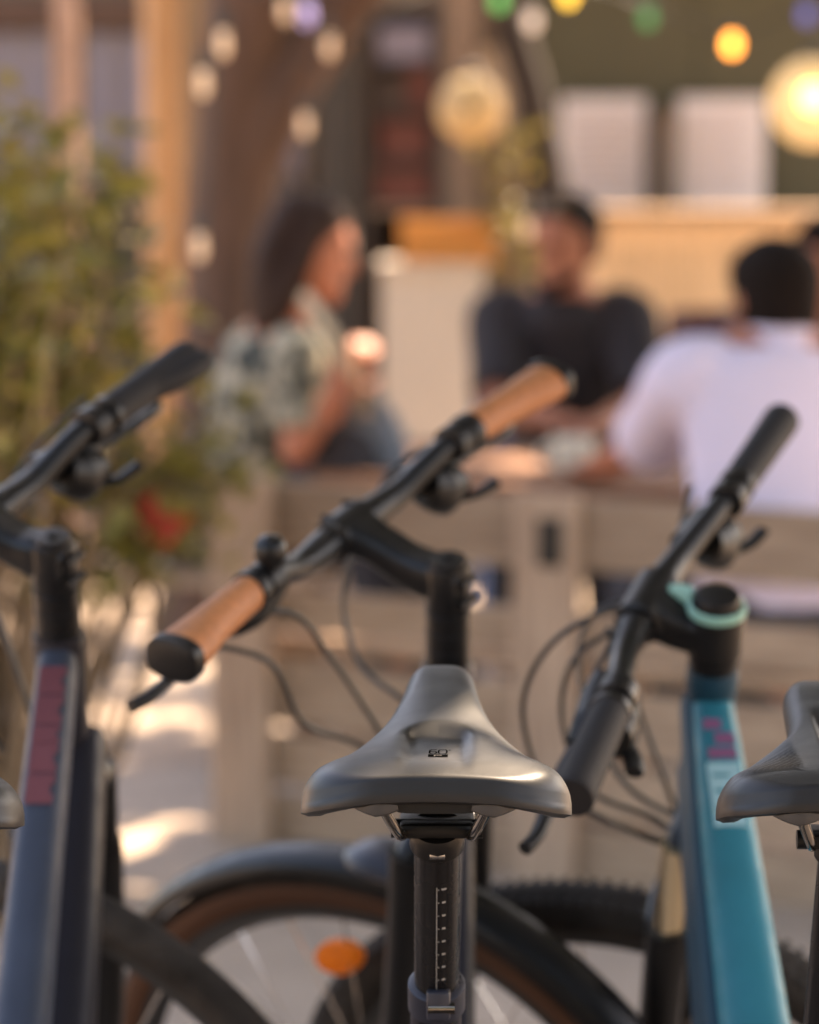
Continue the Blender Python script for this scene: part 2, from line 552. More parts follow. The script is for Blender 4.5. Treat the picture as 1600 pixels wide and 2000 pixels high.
def make_bicycle(name, label, P):
    X, Yb = P['x'], P['ybb']
    root = thing(name, (X, Yb, GZ), label, 'bicycle', 'bicycles parked side by side')
    O = Vector(P['cap'])
    TILT = Matrix.Rotation(R(P.get('tilt', 20)), 3, 'X')
    ST = TILT @ Matrix.Rotation(P['phi'], 3, 'Z')
    S = lambda x, y, z: O + ST @ Vector((x, y, z))
    SM = Matrix.Translation(O) @ ST.to_4x4()
    HA = lambda z, y=0.0: O + TILT @ Vector((0, y, z))        # un-steered point on the head axis
    paint, paint2 = P['paint'], P['paint2']
    Rw, t = P['R'], P['t']
    axle = Vector((0, .047, -t))
    # ---- saddle
    sp = P['saddle']
    sd_ = Saddle(sp['var'], sp['hw'])
    RX = Matrix.Rotation(sp['tilt'], 3, 'X')
    RZs = Matrix.Rotation(sp.get('yaw', 0), 3, 'Z')
    base = Vector(sp['rear'])
    place = lambda p: base + RZs @ (RX @ Vector(p))
    cover = part('saddle', sd_.build(place), P['saddlemat'], root, True, 50)
    if sp['var'] == 1:
        cover['label'] = 'dark saddle with fine curved ridges on its wings'
    # base shell, bumps and rails
    g = G()
    g.tube([place((0, .014, -.0165)), place((0, .06, -.016)), place((0, .15, -.010)), place((0, .235, -.002))], [(.052, .006), (.058, .006), (.026, .006), (.012, .005)], 16, 4, side=(1, 0, 0))
    part('base_shell', g, M_black, cover)
    for sx in (-1, 1):
        g = G()
        g.tube([place((sx * .024, .012, -.0195)), place((sx * .036, .012, -.0215)), place((sx * .050, .016, -.0195))], [(.009, .0045), (.012, .0065), (.008, .004)], 12, 3, side=(0, 1, 0), power=4)
        part('base_bump', g, M_base, cover)
        g = G()
        g.tube([place((sx * .034, .014, -.018)), place((sx * .0315, .024, -.030)), place((sx * .0225, .056, -.0530)), place((sx * .0215, .12, -.0535)), place((sx * .02, .19, -.024)), place((sx * .008, .245, -.008))], .0037, 10, 5)
        part('rail', g, M_chrome, cover)
    g = G(); g.tube([place((0, .006, -.020)), place((0, .02, -.021))], [(.026, .0055), (.024, .005)], 16, 1, side=(1, 0, 0), power=5)
    part('rear_bridge', g, M_black, cover)
    # ---- seatpost
    seat_ax = Vector((0, math.sin(R(17)), -math.cos(R(17))))
    top = place((0, .084, -.0640))
    collar = Vector(P['collar'])
    ax = (collar - top).normalized()
    post = part('seatpost', G().tube([top, top + ax * (collar - top).length * 1.4], .0152, 32, 1), M_gloss, root)
    g = G(); g.tube([top - ax * .012, top - ax * .008, top + ax * .003, top + ax * .006], [(.017, .018), (.0185, .0195), (.018, .019), (.0154, .0154)], 28, 1, side=(1, 0, 0))
    g.box(place((0, .084, -.0535)), (.050, .036, .010), RX, .003)
    part('clamp_head', g, M_black, post)
    g = G(); g.tube([top + ax * .006 + Vector((-.0050, -.0175, 0)), top + ax * .006 + Vector((.0050, -.0175, 0))], .0036, 14, 1)
    part('clamp_bolt', g, M_steel, post)
    g = G(); g.tube([place((-.03, .080, -.0545)), place((.03, .080, -.0545))], .0065, 14, 1)
    part('clamp_barrel', g, M_satin, post)
    g = G(); g.tube([collar - ax * .010, collar - ax * .008, collar + ax * .012, collar + ax * .014], [.0172, .0196, .0196, .0175], 32, 1)
    g.box(collar + ax * .002 + Vector((.001, -.023, 0)), (.016, .012, .020), None, .002)
    part('seat_collar', g, M_slate, root)
    g = G(); g.tube([collar + ax * .004 + Vector((-.006, -.027, 0)), collar + ax * .004 + Vector((.012, -.027, 0))], .004, 12, 1)
    part('collar_bolt', g, M_chrome, root)
    # ---- frame
    bb = Vector((X, Yb, 0.29 + GZ))
    head_top, head_bot = P['headz']
    g = G(); g.tube([HA(head_top), HA(head_top - .01), HA((head_top + head_bot) / 2), HA(head_bot + .01), HA(head_bot)], [.0215, .0235, .021, .0245, .024], 24, 2)
    part('head_tube', g, paint, root)
    g = G(); g.tube([collar + ax * .006, collar + ax * .1, bb], [.0172, .018, .019], 24, 2)
    part('seat_tube', g, paint2, root)
    for nm_, pts_, rads_, m_ in P['tubes'](HA, bb, collar, ax):
        part(nm_, G().tube(pts_, rads_, 56, 6, side=(1, 0, 0), power=P.get('square', 2.6)), m_, root)
    ra = Vector((X, Yb - .455, P['R'] + GZ))
    for sx in (-1, 1):
        g = G(); g.tube([collar + ax * .05 + Vector((sx * .016, 0, 0)), (collar + ra) / 2 + Vector((sx * .055, 0, .0)), ra + Vector((sx * .068, 0, 0))], [.009, .009, .007], 12, 4)
        part('seat_stay', g, paint2, root)
        g = G(); g.tube([bb + Vector((sx * .03, -.02, 0)), (bb + ra) / 2 + Vector((sx * .055, 0, -.01)), ra + Vector((sx * .068, 0, 0))], [.012, .011, .008], 12, 4)
        part('chain_stay', g, paint2, root)
    g = G(); g.tube([bb + Vector((-.04, 0, 0)), bb + Vector((.04, 0, 0))], .024, 20, 1)
    crank = part('crankset', g, M_satin, root)
    for sx in (-1, 1):
        tip = bb + Vector((sx * .082, sx * .12, -sx * .12))
        part('crank_arm', G().tube([bb + Vector((sx * .07, 0, 0)), tip], [(.016, .008), (.012, .007)], 10, 1), M_satin, crank)
        part('pedal', G().box(tip + Vector((sx * .055, 0, 0)), (.09, .085, .022), None, .006), M_black, crank)
    cg = G()
    TY = Matrix.Translation(bb + Vector((.052, 0, 0))) @ Matrix.Rotation(math.pi / 2, 4, 'Y')
    cg.lathe([(.055, -.002), (.088, -.002), (.088, .002), (.055, .002), (.055, -.002)], 40, TY, False)
    part('chainring', cg, M_steel, crank)
    # ---- wheels
    def wheel(nm_, W, tyremat, knob, spokes_parts, reflector=None):
        """W maps wheel-plane coordinates (x across, y fore, z up; centre 0) to the world"""
        wr = link(nm_, None, root)
        wt = P['tyre']
        g = G()
        n = 110
        rg = []
        for k in range(n):
            a = 2 * math.pi * k / n
            ring = []
            for j in range(16):
                b = 2 * math.pi * j / 16
                rr = Rw - wt + wt * math.cos(b) * (1.0)
                ring.append(W(wt * .98 * math.sin(b), rr * math.sin(a), rr * math.cos(a)))
            rg.append(ring)
        rg.append(rg[0])
        g.rings(rg, True, False)
        if knob:
            NK = 150
            for k in range(NK):
                a = 2 * math.pi * k / NK
                for xx, sg in ((-.66, 0), (0, .5), (.66, 0)):
                    aa = a + sg * 2 * math.pi / NK
                    rr = Rw - wt + wt * math.sqrt(1 - xx * xx)
                    vs = []
                    for h in (-.004, P['knob']):
                        for da, dx in ((-.0085, -.0045), (.0085, -.0045), (.0085, .0045), (-.0085, .0045)):
                            vs.append(W(wt * xx + dx + xx * max(h, 0), (rr + h) * math.sin(aa + da), (rr + h) * math.cos(aa + da)))
                    g.add(vs, [(4, 5, 6, 7), (0, 1, 5, 4), (1, 2, 6, 5), (2, 3, 7, 6), (3, 0, 4, 7)])
        part('tyre', g, tyremat, wr)
        if P.get('tan'):
            for sx in (-1, 1):
                g = G()
                rg = []
                for k in range(n + 1):
                    a = 2 * math.pi * k / n
                    rg.append([W(sx * wt * 1.0 * math.sin(b) + sx * .0012, (Rw - wt + wt * math.cos(b) * 1.02) * math.sin(a), (Rw - wt + wt * math.cos(b) * 1.02) * math.cos(a)) for b in (1.05, 1.35, 1.7, 2.1, 2.5)])
                g.rings(rg, False, False)
                part('tan_sidewall', g, M_tan, wr)
        r1 = Rw - 2 * wt
        g = G()
        rg = []
        for k in range(n + 1):
            a = 2 * math.pi * k / n
            rg.append([W(x, r * math.sin(a), r * math.cos(a)) for x, r in ((-.011, r1 + .006), (-.011, r1 - .008), (0, r1 - .018), (.011, r1 - .008), (.011, r1 + .006))])
        g.rings(rg, True, False)
        part('rim', g, M_rim, wr)
        g = G(); g.tube([W(-.052, 0, 0), W(-.03, 0, 0), W(0, 0, 0), W(.03, 0, 0), W(.052, 0, 0)], [.01, .024, .014, .024, .01], 18, 2)
        part('hub', g, M_satin, wr)
        allg = G()
        for k in range(28):
            a = 2 * math.pi * k / 28
            b = a + (.35 if (k // 2) % 2 else -.35)
            sx = -1 if k % 2 else 1
            g = G() if spokes_parts else allg
            g.tube([W(sx * .03, .022 * math.sin(b), .022 * math.cos(b)), W(0, (r1 - .014) * math.sin(a), (r1 - .014) * math.cos(a))], .00105, 6, 1)
            if spokes_parts:
                part('spoke', g, M_steel, wr)
        if not spokes_parts:
            part('spokes', allg, M_steel, wr)
        if reflector:
            cy, cz = reflector
            g = G()
            rg = []
            for x, k in ((-.006, .8), (-.004, 1.0), (.004, 1.0), (.006, .8)):
                rg.append([W(x, cy + k * (.029 * math.cos(q) * math.cos(.52) + .018 * math.sin(q) * math.sin(.52)), cz + k * (-.029 * math.cos(q) * math.sin(.52) + .018 * math.sin(q) * math.cos(.52))) for q in np.linspace(0, 2 * math.pi, 24, endpoint=False)])
            g.rings(rg)
            part('amber_reflector', g, M_amber, wr)
        return wr
    FW = lambda x, y, z: S(x, axle.y + y, axle.z + z)
    RWm = lambda x, y, z: ra + Vector((x, y, z))
    wheel('front_wheel', FW, P.get('tyremat', M_rubber), P.get('knob'), True, P.get('reflector'))
    wheel('rear_wheel', RWm, M_rubber, False, False)
    # ---- fork
    cz = P['crown']
    fork = link('fork', None, root)
    g = G(); g.tube([S(-.062, .006, cz - .012), S(-.045, .003, cz), S(0, 0, cz + .006), S(.045, .003, cz), S(.062, .006, cz - .012)], [.013, .017, .021, .017, .013], 16, 4)
    part('fork_crown', g, M_satin, fork)
    for sx in (-1, 1):
        if P['susp']:
            s1 = cz - P['susp']
            part('stanchion', G().tube([S(sx * .061, .006, cz), S(sx * .061, .010, s1 - .02)], .0155, 20, 1), P['stanchion'], fork)
            part('fork_lower', G().tube([S(sx * .061, .010, s1), S(sx * .061, .011, s1 - .012), S(sx * .062, .018, (s1 - t) / 2), S(sx * .057, .040, -t + .02), S(sx * .054, .047, -t - .012)], [.0185, .0205, .019, .0165, .012], 18, 4), M_satin, fork)
        else:
            part('fork_leg', G().tube([S(sx * .058, .004, cz), S(sx * .06, .008, cz - .12), S(sx * .058, .028, -t + .12), S(sx * .054, .047, -t - .01)], [(.019, .019), (.018, .018), (.014, .014), (.010, .010)], 18, 5), P['forkmat'], fork)
    if P['susp']:
        ah = -t + Rw + .018
        part('fork_arch', G().tube([S(-.061, .012, cz - P['susp'] - .01), S(-.05, .026, ah - .004), S(0, .032, ah + .004), S(.05, .026, ah - .004), S(.061, .012, cz - P['susp'] - .01)], .009, 12, 5), M_satin, fork)
    if P.get('fender'):
        g = G(); rg = []
        rf = Rw + .020
        for a in np.linspace(R(-62), R(118), 60):
            ring = []
            for x, dr in ((-.026, -.016), (-.025, -.007), (-.018, .0), (0, .003), (.018, .0), (.025, -.007), (.026, -.016), (.0240, -.0155), (.0228, -.0075), (.017, -.002), (0, .0005), (-.017, -.002), (-.0228, -.0075), (-.0240, -.0155)):
                ring.append(FW(x, -(rf + dr) * math.sin(a), (rf + dr) * math.cos(a)))
            rg.append(ring)
        g.rings(rg)
        f = part('front_fender', g, M_satin, root)
        g = G(); rg = []
        for a, wv, hv in zip(np.linspace(R(-9), R(9), 10), (.010, .024, .030, .032, .032, .032, .032, .030, .026, .012), (.004, .012, .016, .018, .018, .018, .017, .015, .011, .004)):
            rg.append([FW(wv * math.cos(q), -(rf + .002 + hv * max(math.sin(q), -.2)) * math.sin(a), (rf + .002 + hv * max(math.sin(q), -.2)) * math.cos(a)) for q in np.linspace(0, 2 * math.pi, 16, endpoint=False)])
        g.rings(rg)
        part('fender_bracket', g, M_slate, f)
        for sx in (-1, 1):
            for aa in (R(60), R(105)):
                part('fender_stay', G().tube([FW(sx * .056, 0, .01), FW(sx * .034, -(rf - .014) * math.sin(aa), (rf - .014) * math.cos(aa))], .002, 8, 1), M_satin, f)
    # ---- stem and bars
    L, lr, w, sw, er = P['L'], P['lr'], P['w'], P['sw'], P['er']
    P['stem'](S, SM, root, L, lr, HA)
    path = [(-w, L - sw, lr + er), (-(w - .125), L - .75 * sw, lr + .85 * er), (-(w - .17), L - .55 * sw, lr + .72 * er), (-.085, L - .004, lr + .12 * er), (-.04, L, lr), (0, L, lr)]
    path = path + [(-a, b, c) for a, b, c in path[-2::-1]]
    rads = [.011, .011, .0112, .0122, .0150, .0156, .0150, .0122, .0112, .011, .011]
    part('handlebar', G().tube([S(*p) for p in path], rads, 20, 8), M_satin, root)
    for sx in (-1, 1):
        E0 = Vector((sx * w, L - sw, lr + er)); I0 = Vector((sx * (w - .125), L - .75 * sw, lr + .85 * er))
        dr = (E0 - I0).normalized()
        Q = lambda f, a=0, b=0: S(*(I0 + dr * (f * .125) + Vector((0, a, b))))
        yv = ST @ Vector((0, 1, 0))
        gs = P['grip']
        if gs == 'ergo':
            grip = part('grip', G().tube([Q(0), Q(.25, -.001), Q(.55, -.003), Q(.8, -.006), Q(.97, -.008)], [(.0155, .0155), (.0165, .0165), (.0185, .0168), (.0225, .0172), (.0240, .0172)], 28, 5, side=yv), M_cork, root)
            part('end_cap', G().tube([Q(.965, -.008), Q(1.0, -.008), Q(1.06, -.008), Q(1.075, -.008)], [(.0242, .0175), (.0245, .0182), (.0240, .0178), (.020, .0145)], 28, 1, side=yv, power=2.8), M_black, grip)
            part('lock_ring', G().tube([Q(-.10), Q(-.09), Q(.0), Q(.01)], [.016, .0182, .0182, .016], 24, 1), M_black, grip)
        else:
            grip = part('grip', G().tube([Q(0), Q(.04), Q(.5), Q(.96), Q(1.0)], [.0150, .0162, .0168, .0178, .0155], 26, 4), M_gripblack, root)
            part('lock_ring', G().tube([Q(-.07), Q(-.06), Q(.0), Q(.01)], [.015, .0172, .0172, .015], 24, 1), M_satin, grip)
            if gs == 'wing':
                part('palm_wing', G().tube([Q(.45, -.006), Q(.75, -.014), Q(.98, -.016)], [(.011, .012), (.014, .012), (.013, .012)], 20, 4, side=yv, roundcap=True), M_gripblack, grip)
        # brake lever group
        lv = part('brake_lever', G().tube([Q(-.30), Q(-.29), Q(-.14), Q(-.13)], [.0145, .0172, .0172, .0145], 20, 1), M_black, root)
        part('lever_body', G().tube([Q(-.66, .022, -.022), Q(-.42, .020, -.030), Q(-.18, .020, -.034), Q(-.02, .026, -.042)], [(.011, .014), (.016, .019), (.017, .018), (.010, .012)], 16, 4), M_black, lv)
        part('lever_blade', G().tube([Q(-.06, .025, -.040), Q(.15, .032, -.050), Q(.5, .033, -.055), Q(.85, .032, -.057), Q(1.02, .037, -.058)], [(.006, .009), (.005, .008), (.0048, .007), (.0055, .007), (.006, .006)], 12, 5), M_black, lv)
        if P.get('leverchrome'):
            part('lever_pivot', G().ball(Q(-.05, .010, -.022), .006), M_steel, lv)
        # shifter pod
        if sx == 1 or P['grip'] != 'ergo':
            part('shifter', G().tube([Q(-.52, .008, -.030), Q(-.34, .004, -.042), Q(-.16, .0, -.040)], [(.018, .018), (.026, .021), (.016, .015)], 16, 4), M_black, lv)
            part('shift_paddle', G().tube([Q(-.32, -.004, -.052), Q(-.14, -.018, -.054), Q(.04, -.024, -.050)], [(.005, .008), (.004, .009), (.005, .008)], 12, 3), M_black, lv)
    P['extra'](S, SM, root, place, sd_, top, ax, collar, post, cover, FW)
    # ---- cables
    for pts_ in P['cables']:
        part('cable', G().tube(pts_, .0027, 8, 6), M_cable, root)
    return root

def stem_plain(S, SM, root, L, lr, HA):
    g = G(); g.tube([S(0, 0, -.052), S(0, 0, -.050), S(0, 0, -.012), S(0, 0, -.008), S(0, 0, -.006)], [.0195, .0205, .0205, .0190, .014], 26, 1)
    st = part('stem', g, M_satin, root)
    g = G(); g.tube([S(0, -.016, -.027), S(0, L * .18, -.0235), S(0, L * .42, -.017 + lr * .4), S(0, L * .7, -.005 + lr * .8), S(0, L * .92, lr + .001)], [(.0165, .0185), (.0195, .0190), (.0190, .0165), (.020, .0150), (.026, .0165)], 24, 4, side=(Vector(S(1, 0, 0)) - Vector(S(0, 0, 0))), power=3.2)
    part('stem_arm', g, M_satin, st)
    g = G(); g.tube([S(-.027, L, lr), S(-.025, L, lr), S(.025, L, lr), S(.027, L, lr)], [.0175, .0200, .0200, .0175], 24, 1)
    part('face_plate', g, M_satin, st)
    for sx in (-1, 1):
        for sz in (-1, 1):
            part('face_bolt', G().tube([S(sx * .017, L - .004, lr + sz * .017), S(sx * .017, L + .014, lr + sz * .017)], .0034, 10, 1), M_satin, st)
    g = G(); g.tube([S(0, 0, -.007), S(0, 0, -.003), S(0, 0, -.002)], [.0165, .0160, .006], 24, 1)
    part('top_cap', g, M_satin, st)
    part('top_bolt', G().tube([S(0, 0, -.003), S(0, 0, .0005)], .0045, 12, 1), M_black, st)
    for sz in (-.014, -.034):
        part('pinch_bolt', G().tube([S(-.012, -.0205, sz - .006), S(.012, -.0205, sz - .006)], .0036, 10, 1), M_black, st)
    for k in range(3):
        z = -.0525 - k * .0185
        part('spacer', G().tube([S(0, 0, z), S(0, 0, z - .0006), S(0, 0, z - .0178), S(0, 0, z - .0184)], [.0195, .0202, .0202, .0195], 26, 1), M_satin, st)

def stem_ring(S, SM, root, L, lr, HA):
    st = part('stem', G().tube([S(0, 0, -.052), S(0, 0, -.05), S(0, 0, -.012), S(0, 0, -.008)], [.022, .0245, .0255, .024], 30, 1), M_black, root)
    part('stem_arm', G().tube([S(0, -.006, -.026), S(0, L * .4, -.024 + lr * .3), S(0, L * .9, lr)], [(.024, .0185), (.025, .0185), (.031, .020)], 26, 5, side=(Vector(S(1, 0, 0)) - Vector(S(0, 0, 0))), power=3.5), M_black, st)
    part('face_plate', G().tube([S(-.034, L, lr), S(-.031, L, lr), S(.031, L, lr), S(.034, L, lr)], [.018, .0215, .0215, .018], 26, 1), M_black, st)
    Mx = SM
    part('mint_ring', G().lathe([(.0215, -.010), (.0252, -.009), (.0262, -.005), (.0254, -.002), (.0226, -.001), (.0215, -.010)], 40, Mx, False), M_mint, st)
    part('mint_tab', G().tube([S(.004, .024, -.003), S(.006, .036, -.002), S(.006, .045, -.002)], [(.010, .004), (.008, .004), (.005, .003)], 14, 3), M_mint, st)
    part('top_cap', G().lathe([(.021, -.008), (.0208, .004), (.0190, .0075), (.012, .0095), (.004, .0098)], 36, Mx), M_black, st)
    part('spacer', G().tube([S(0, 0, -.052), S(0, 0, -.054), S(0, 0, -.064), S(0, 0, -.066)], [.020, .0225, .0225, .021], 28, 1), M_black, st)

# --- centre bicycle
def tubes_diamond(HA, bb, collar, ax):
    return [('top_tube', [HA(-.125), HA(-.125).lerp(collar + ax * .04, .5), collar + ax * .04], [(.0165, .018), (.0155, .017), (.014, .015)], M_slate),
            ('down_tube', [HA(-.215, .004), HA(-.215, .004).lerp(bb, .5), bb], [(.024, .025), (.025, .026), (.022, .022)], M_slatedark)]

def extra_centre(S, SM, root, place, sd_, top, ax, collar, post, cover, FW):
    # bell on the left of the bar
    p = Vector((-.160, .1036 - .02, -.0029 + .026))
    bell = part('bell', G().tube([S(p.x - .007, p.y, p.z), S(p.x - .006, p.y, p.z), S(p.x + .006, p.y, p.z), S(p.x + .007, p.y, p.z)], [.0135, .0155, .0155, .0135], 18, 1), M_black, root)
    g = G(); g.tube([S(p.x, p.y - .004, p.z + .012), S(p.x, p.y - .005, p.z + .026)], [.006, .008], 12, 1)
    part('bell_neck', g, M_black, bell)
    part('bell_dome', G().lathe([(.004, .024), (.0125, .025), (.0142, .031), (.0132, .039), (.009, .0445), (.003, .0465)], 24, SM @ Matrix.Translation((p.x, p.y - .006, p.z))), M_satin, bell)
    # height scale printed on the seatpost: rearward side
    side = Vector((1, 0, 0))
    rear = side.cross(ax).normalized()
    if rear.y > 0:
        rear = -rear
    def on_post(deg, s, w, h, n=3):
        g = G(); rg = []
        for k in range(n + 1):
            a = R(deg) + (k / n - .5) * w / .0152
            d = side * math.sin(a) + rear * math.cos(a)
            c = top + ax * s + d * .01535
            rg.append([c - ax * h / 2, c + ax * h / 2])
        g.rings(rg, False, False)
        return g
    part('scale_line', on_post(-1, .0790, .0005, .104), M_print, post)
    tickpitch = .0112
    for k in range(10):
        part('scale_tick', on_post(3.5, .0290 + k * tickpitch, .0012, .0006), M_print, post)
        part('scale_number', on_post(17, .0288 + k * tickpitch, .0034 if k == 0 else .0024, .0016), M_print, post)
    # print on the saddle
    def stroke(pts, wd, nm_='printed_mark', m=M_printdark):
        g = G()
        q = []
        for (x0, y0), (x1, y1) in zip(pts[:-1], pts[1:]):
            a, b = Vector((x0, y0)), Vector((x1, y1))
            t = (b - a).normalized(); n = Vector((-t.y, t.x)) * wd / 2
            a -= t * wd * .3; b += t * wd * .3
            vs = [place((v.x, v.y, sd_.height(v.x, v.y) + .00035)) for v in (a - n, b - n, b + n, a + n)]
            g.add(vs, [(0, 1, 2, 3)])
        return part(nm_, g, m, cover, False)
    cx, cy = .0012, .0640
    s6 = [(2.6, 8.6), (-.6, 8.6), (-2.0, 6.6), (-2.0, 1.2), (-1.0, 0), (1.6, 0), (2.6, 1.2), (2.6, 3.6), (1.6, 4.6), (-2.0, 4.4)]
    s0 = [(-1.8, 0), (1.8, 0), (2.8, 1.6), (2.8, 7), (1.8, 8.6), (-1.8, 8.6), (-2.8, 7), (-2.8, 1.6), (-1.8, 0)]
    mm = .001
    sxk, syk = .95, 1.15
    stroke([(cx + (-3.9 + x * sxk) * mm, cy + y * syk * mm) for x, y in s6], .0011)
    stroke([(cx + (2.7 + x * sxk) * mm, cy + y * syk * mm) for x, y in s0], .0011)
    stroke([(cx + (7.2 + .55 * math.cos(a)) * mm, cy + (9.2 + .75 * math.sin(a)) * mm) for a in np.linspace(0, 2 * math.pi, 9)], .0005)
    g = G()
    xs = np.linspace(cx - .0066, cx + .0062, 5); ys = np.linspace(cy - .0112, cy - .0022, 4)
    g.rings([[place((x, y, sd_.height(x, y) + .0003)) for x in xs] for y in ys], False, False)
    part('printed_block', g, M_printdark, cover, False)
    stroke([(cx - .0024, cy - .0090), (cx - .0024, cy - .0045), (cx + .0018, cy - .0045), (cx + .0018, cy - .0066), (cx - .0022, cy - .0066)], .0008, 'printed_letter', M_base)

capC = Vector((.0335, 2.4651, 1.0124))
def steer(cap, phi, tilt=20):
    ST = Matrix.Rotation(R(tilt), 3, 'X') @ Matrix.Rotation(phi, 3, 'Z')
    return lambda x, y, z: Vector(cap) + ST @ Vector((x, y, z))
SC = steer(capC, 1.0299)
cabC = [
    [SC(-.228, .118, .002), SC(-.200, .150, -.03), at(522, 1290, 2.46), at(590, 1410, 2.50), at(690, 1450, 2.55), at(800, 1520, 2.55)],
    [SC(-.222, .116, -.004), at(560, 1195, 2.44), at(650, 1290, 2.48), at(740, 1425, 2.52), at(830, 1560, 2.54)],
    [SC(.235, .116, -.004), SC(.14, .14, -.01), at(690, 1080, 2.62), at(672, 1190, 2.62), at(705, 1300, 2.60), at(790, 1370, 2.56), at(850, 1430, 2.54)],
]
make_bicycle('bicycle', 'black bicycle with brown grips, bell and glossy saddle in the middle', dict(
    x=.026, ybb=2.03, cap=capC, phi=1.0299, R=.352, t=.712 + .0, tyre=.019, tan=True, L=.1036, lr=-.0029, w=.3093, sw=.0264, er=.0335,
    paint=M_slate, paint2=M_slatedark, saddle=dict(var=0, hw=.0875, rear=(.0158, 1.763, .9690), tilt=R(1.5), yaw=R(-1.6)), saddlemat=M_saddle,
    collar=(.0185, 1.905, .788), headz=(-.105, -.245), tubes=tubes_diamond, crown=-.275, susp=0, forkmat=M_satin, fender=True,
    stem=stem_plain, grip='ergo', extra=extra_centre, cables=cabC, reflector=(.070, .2454)))

# --- left bicycle
capL = Vector((-.301, 2.3947, 1.0418)); SL = steer(capL, 1.1043)
def tubes_left(HA, bb, collar, ax):
    a = HA(-.115); b = Vector((-.312, 1.985, .42))
    return [('top_tube', [a, a.lerp(b, .25) + Vector((0, -.006, .004)), a.lerp(b, .6) + Vector((.002, -.016, .004)), b], [(.0165, .022), (.0200, .028), (.0235, .034), (.022, .032)], M_blue),
            ('down_tube', [HA(-.215, .016) + Vector((.010, 0, 0)), HA(-.215, .016).lerp(bb, .5) + Vector((.018, 0, 0)), bb + Vector((.006, 0, 0))], [(.024, .030), (.030, .036), (.028, .034)], M_slatedark)]
def extra_left(S, SM, root, place, sd_, top, ax, collar, post, cover, FW):
    a = capL + Matrix.Rotation(R(20), 3, 'X') @ Vector((0, 0, -.115)); b = Vector((-.312, 1.985, .42))
    # block lettering on the upper face of the tube
    d = (b - a).normalized(); up = Vector((1, 0, 0)).cross(d); up = up if up.z > 0 else -up
    def rad(f):
        return np.interp(f, [0, .25, .6, 1], [.022, .028, .034, .032])
    def mid(f):
        return a + (b - a) * f + Vector((np.interp(f, [0, .25, .6, 1], [0, 0, .002, 0]), np.interp(f, [0, .25, .6, 1], [0, -.006, -.016, 0]), np.interp(f, [0, .25, .6, 1], [0, .004, .004, 0])))
    f = .045
    for wd in (.044, .044, .026, .044, .044):
        g = G(); ln = wd * .95
        for k in range(3):
            segs = ((-.0115, .0115 - .003 * (k % 2)),)
            for x0, x1 in segs:
                f0, f1 = f + ln * k / 3, f + ln * (k + 1) / 3
                vs = [mid(q) + up * (rad(q) + .0012) + Vector((x, 0, 0)) for q, x in ((f0, x0), (f0, x1), (f1, x1), (f1, x0))]
                vs2 = [v + up * .0006 for v in vs]
                g.add(vs + vs2, [(4, 5, 6, 7), (0, 1, 5, 4), (1, 2, 6, 5), (2, 3, 7, 6), (3, 0, 4, 7)])
        part('printed_letter', g, M_red, root, False)
        f += wd
cabL = [
    [SL(.225, .11, .01), SL(.15, .13, -.03), SL(.08, .13, -.09), SL(.03, .07, -.16), SL(.02, .03, -.26)],
    [SL(-.2, .12, .0), SL(-.1, .16, -.05), SL(-.03, .14, -.13), SL(-.02, .05, -.22)],
]
make_bicycle('bicycle', 'grey-blue bicycle with red lettering on its frame, at the left', dict(
    x=-.312, ybb=2.0, cap=capL, phi=1.1043, R=.366, t=.722, tyre=.0195, tyremat=mat('dusty_tyre', (.030, .025, .021), .9, vary=.3, scale=18, col2=(.075, .062, .052), bump=.8, bscale=120, spec=.15), L=.0779, lr=-.0096, w=.3077, sw=.0288, er=.039,
    paint=M_slatedark, paint2=M_slatedark, saddle=dict(var=0, hw=.0845, rear=(-.3340, 1.763, .9580), tilt=R(1.5)), saddlemat=M_saddle2,
    collar=(-.318, 1.905, .75), headz=(-.095, -.235), tubes=tubes_left, crown=-.265, susp=.09, stanchion=M_satin,
    stem=stem_plain, grip='wing', leverchrome=True, extra=extra_left, cables=cabL, square=2.7))

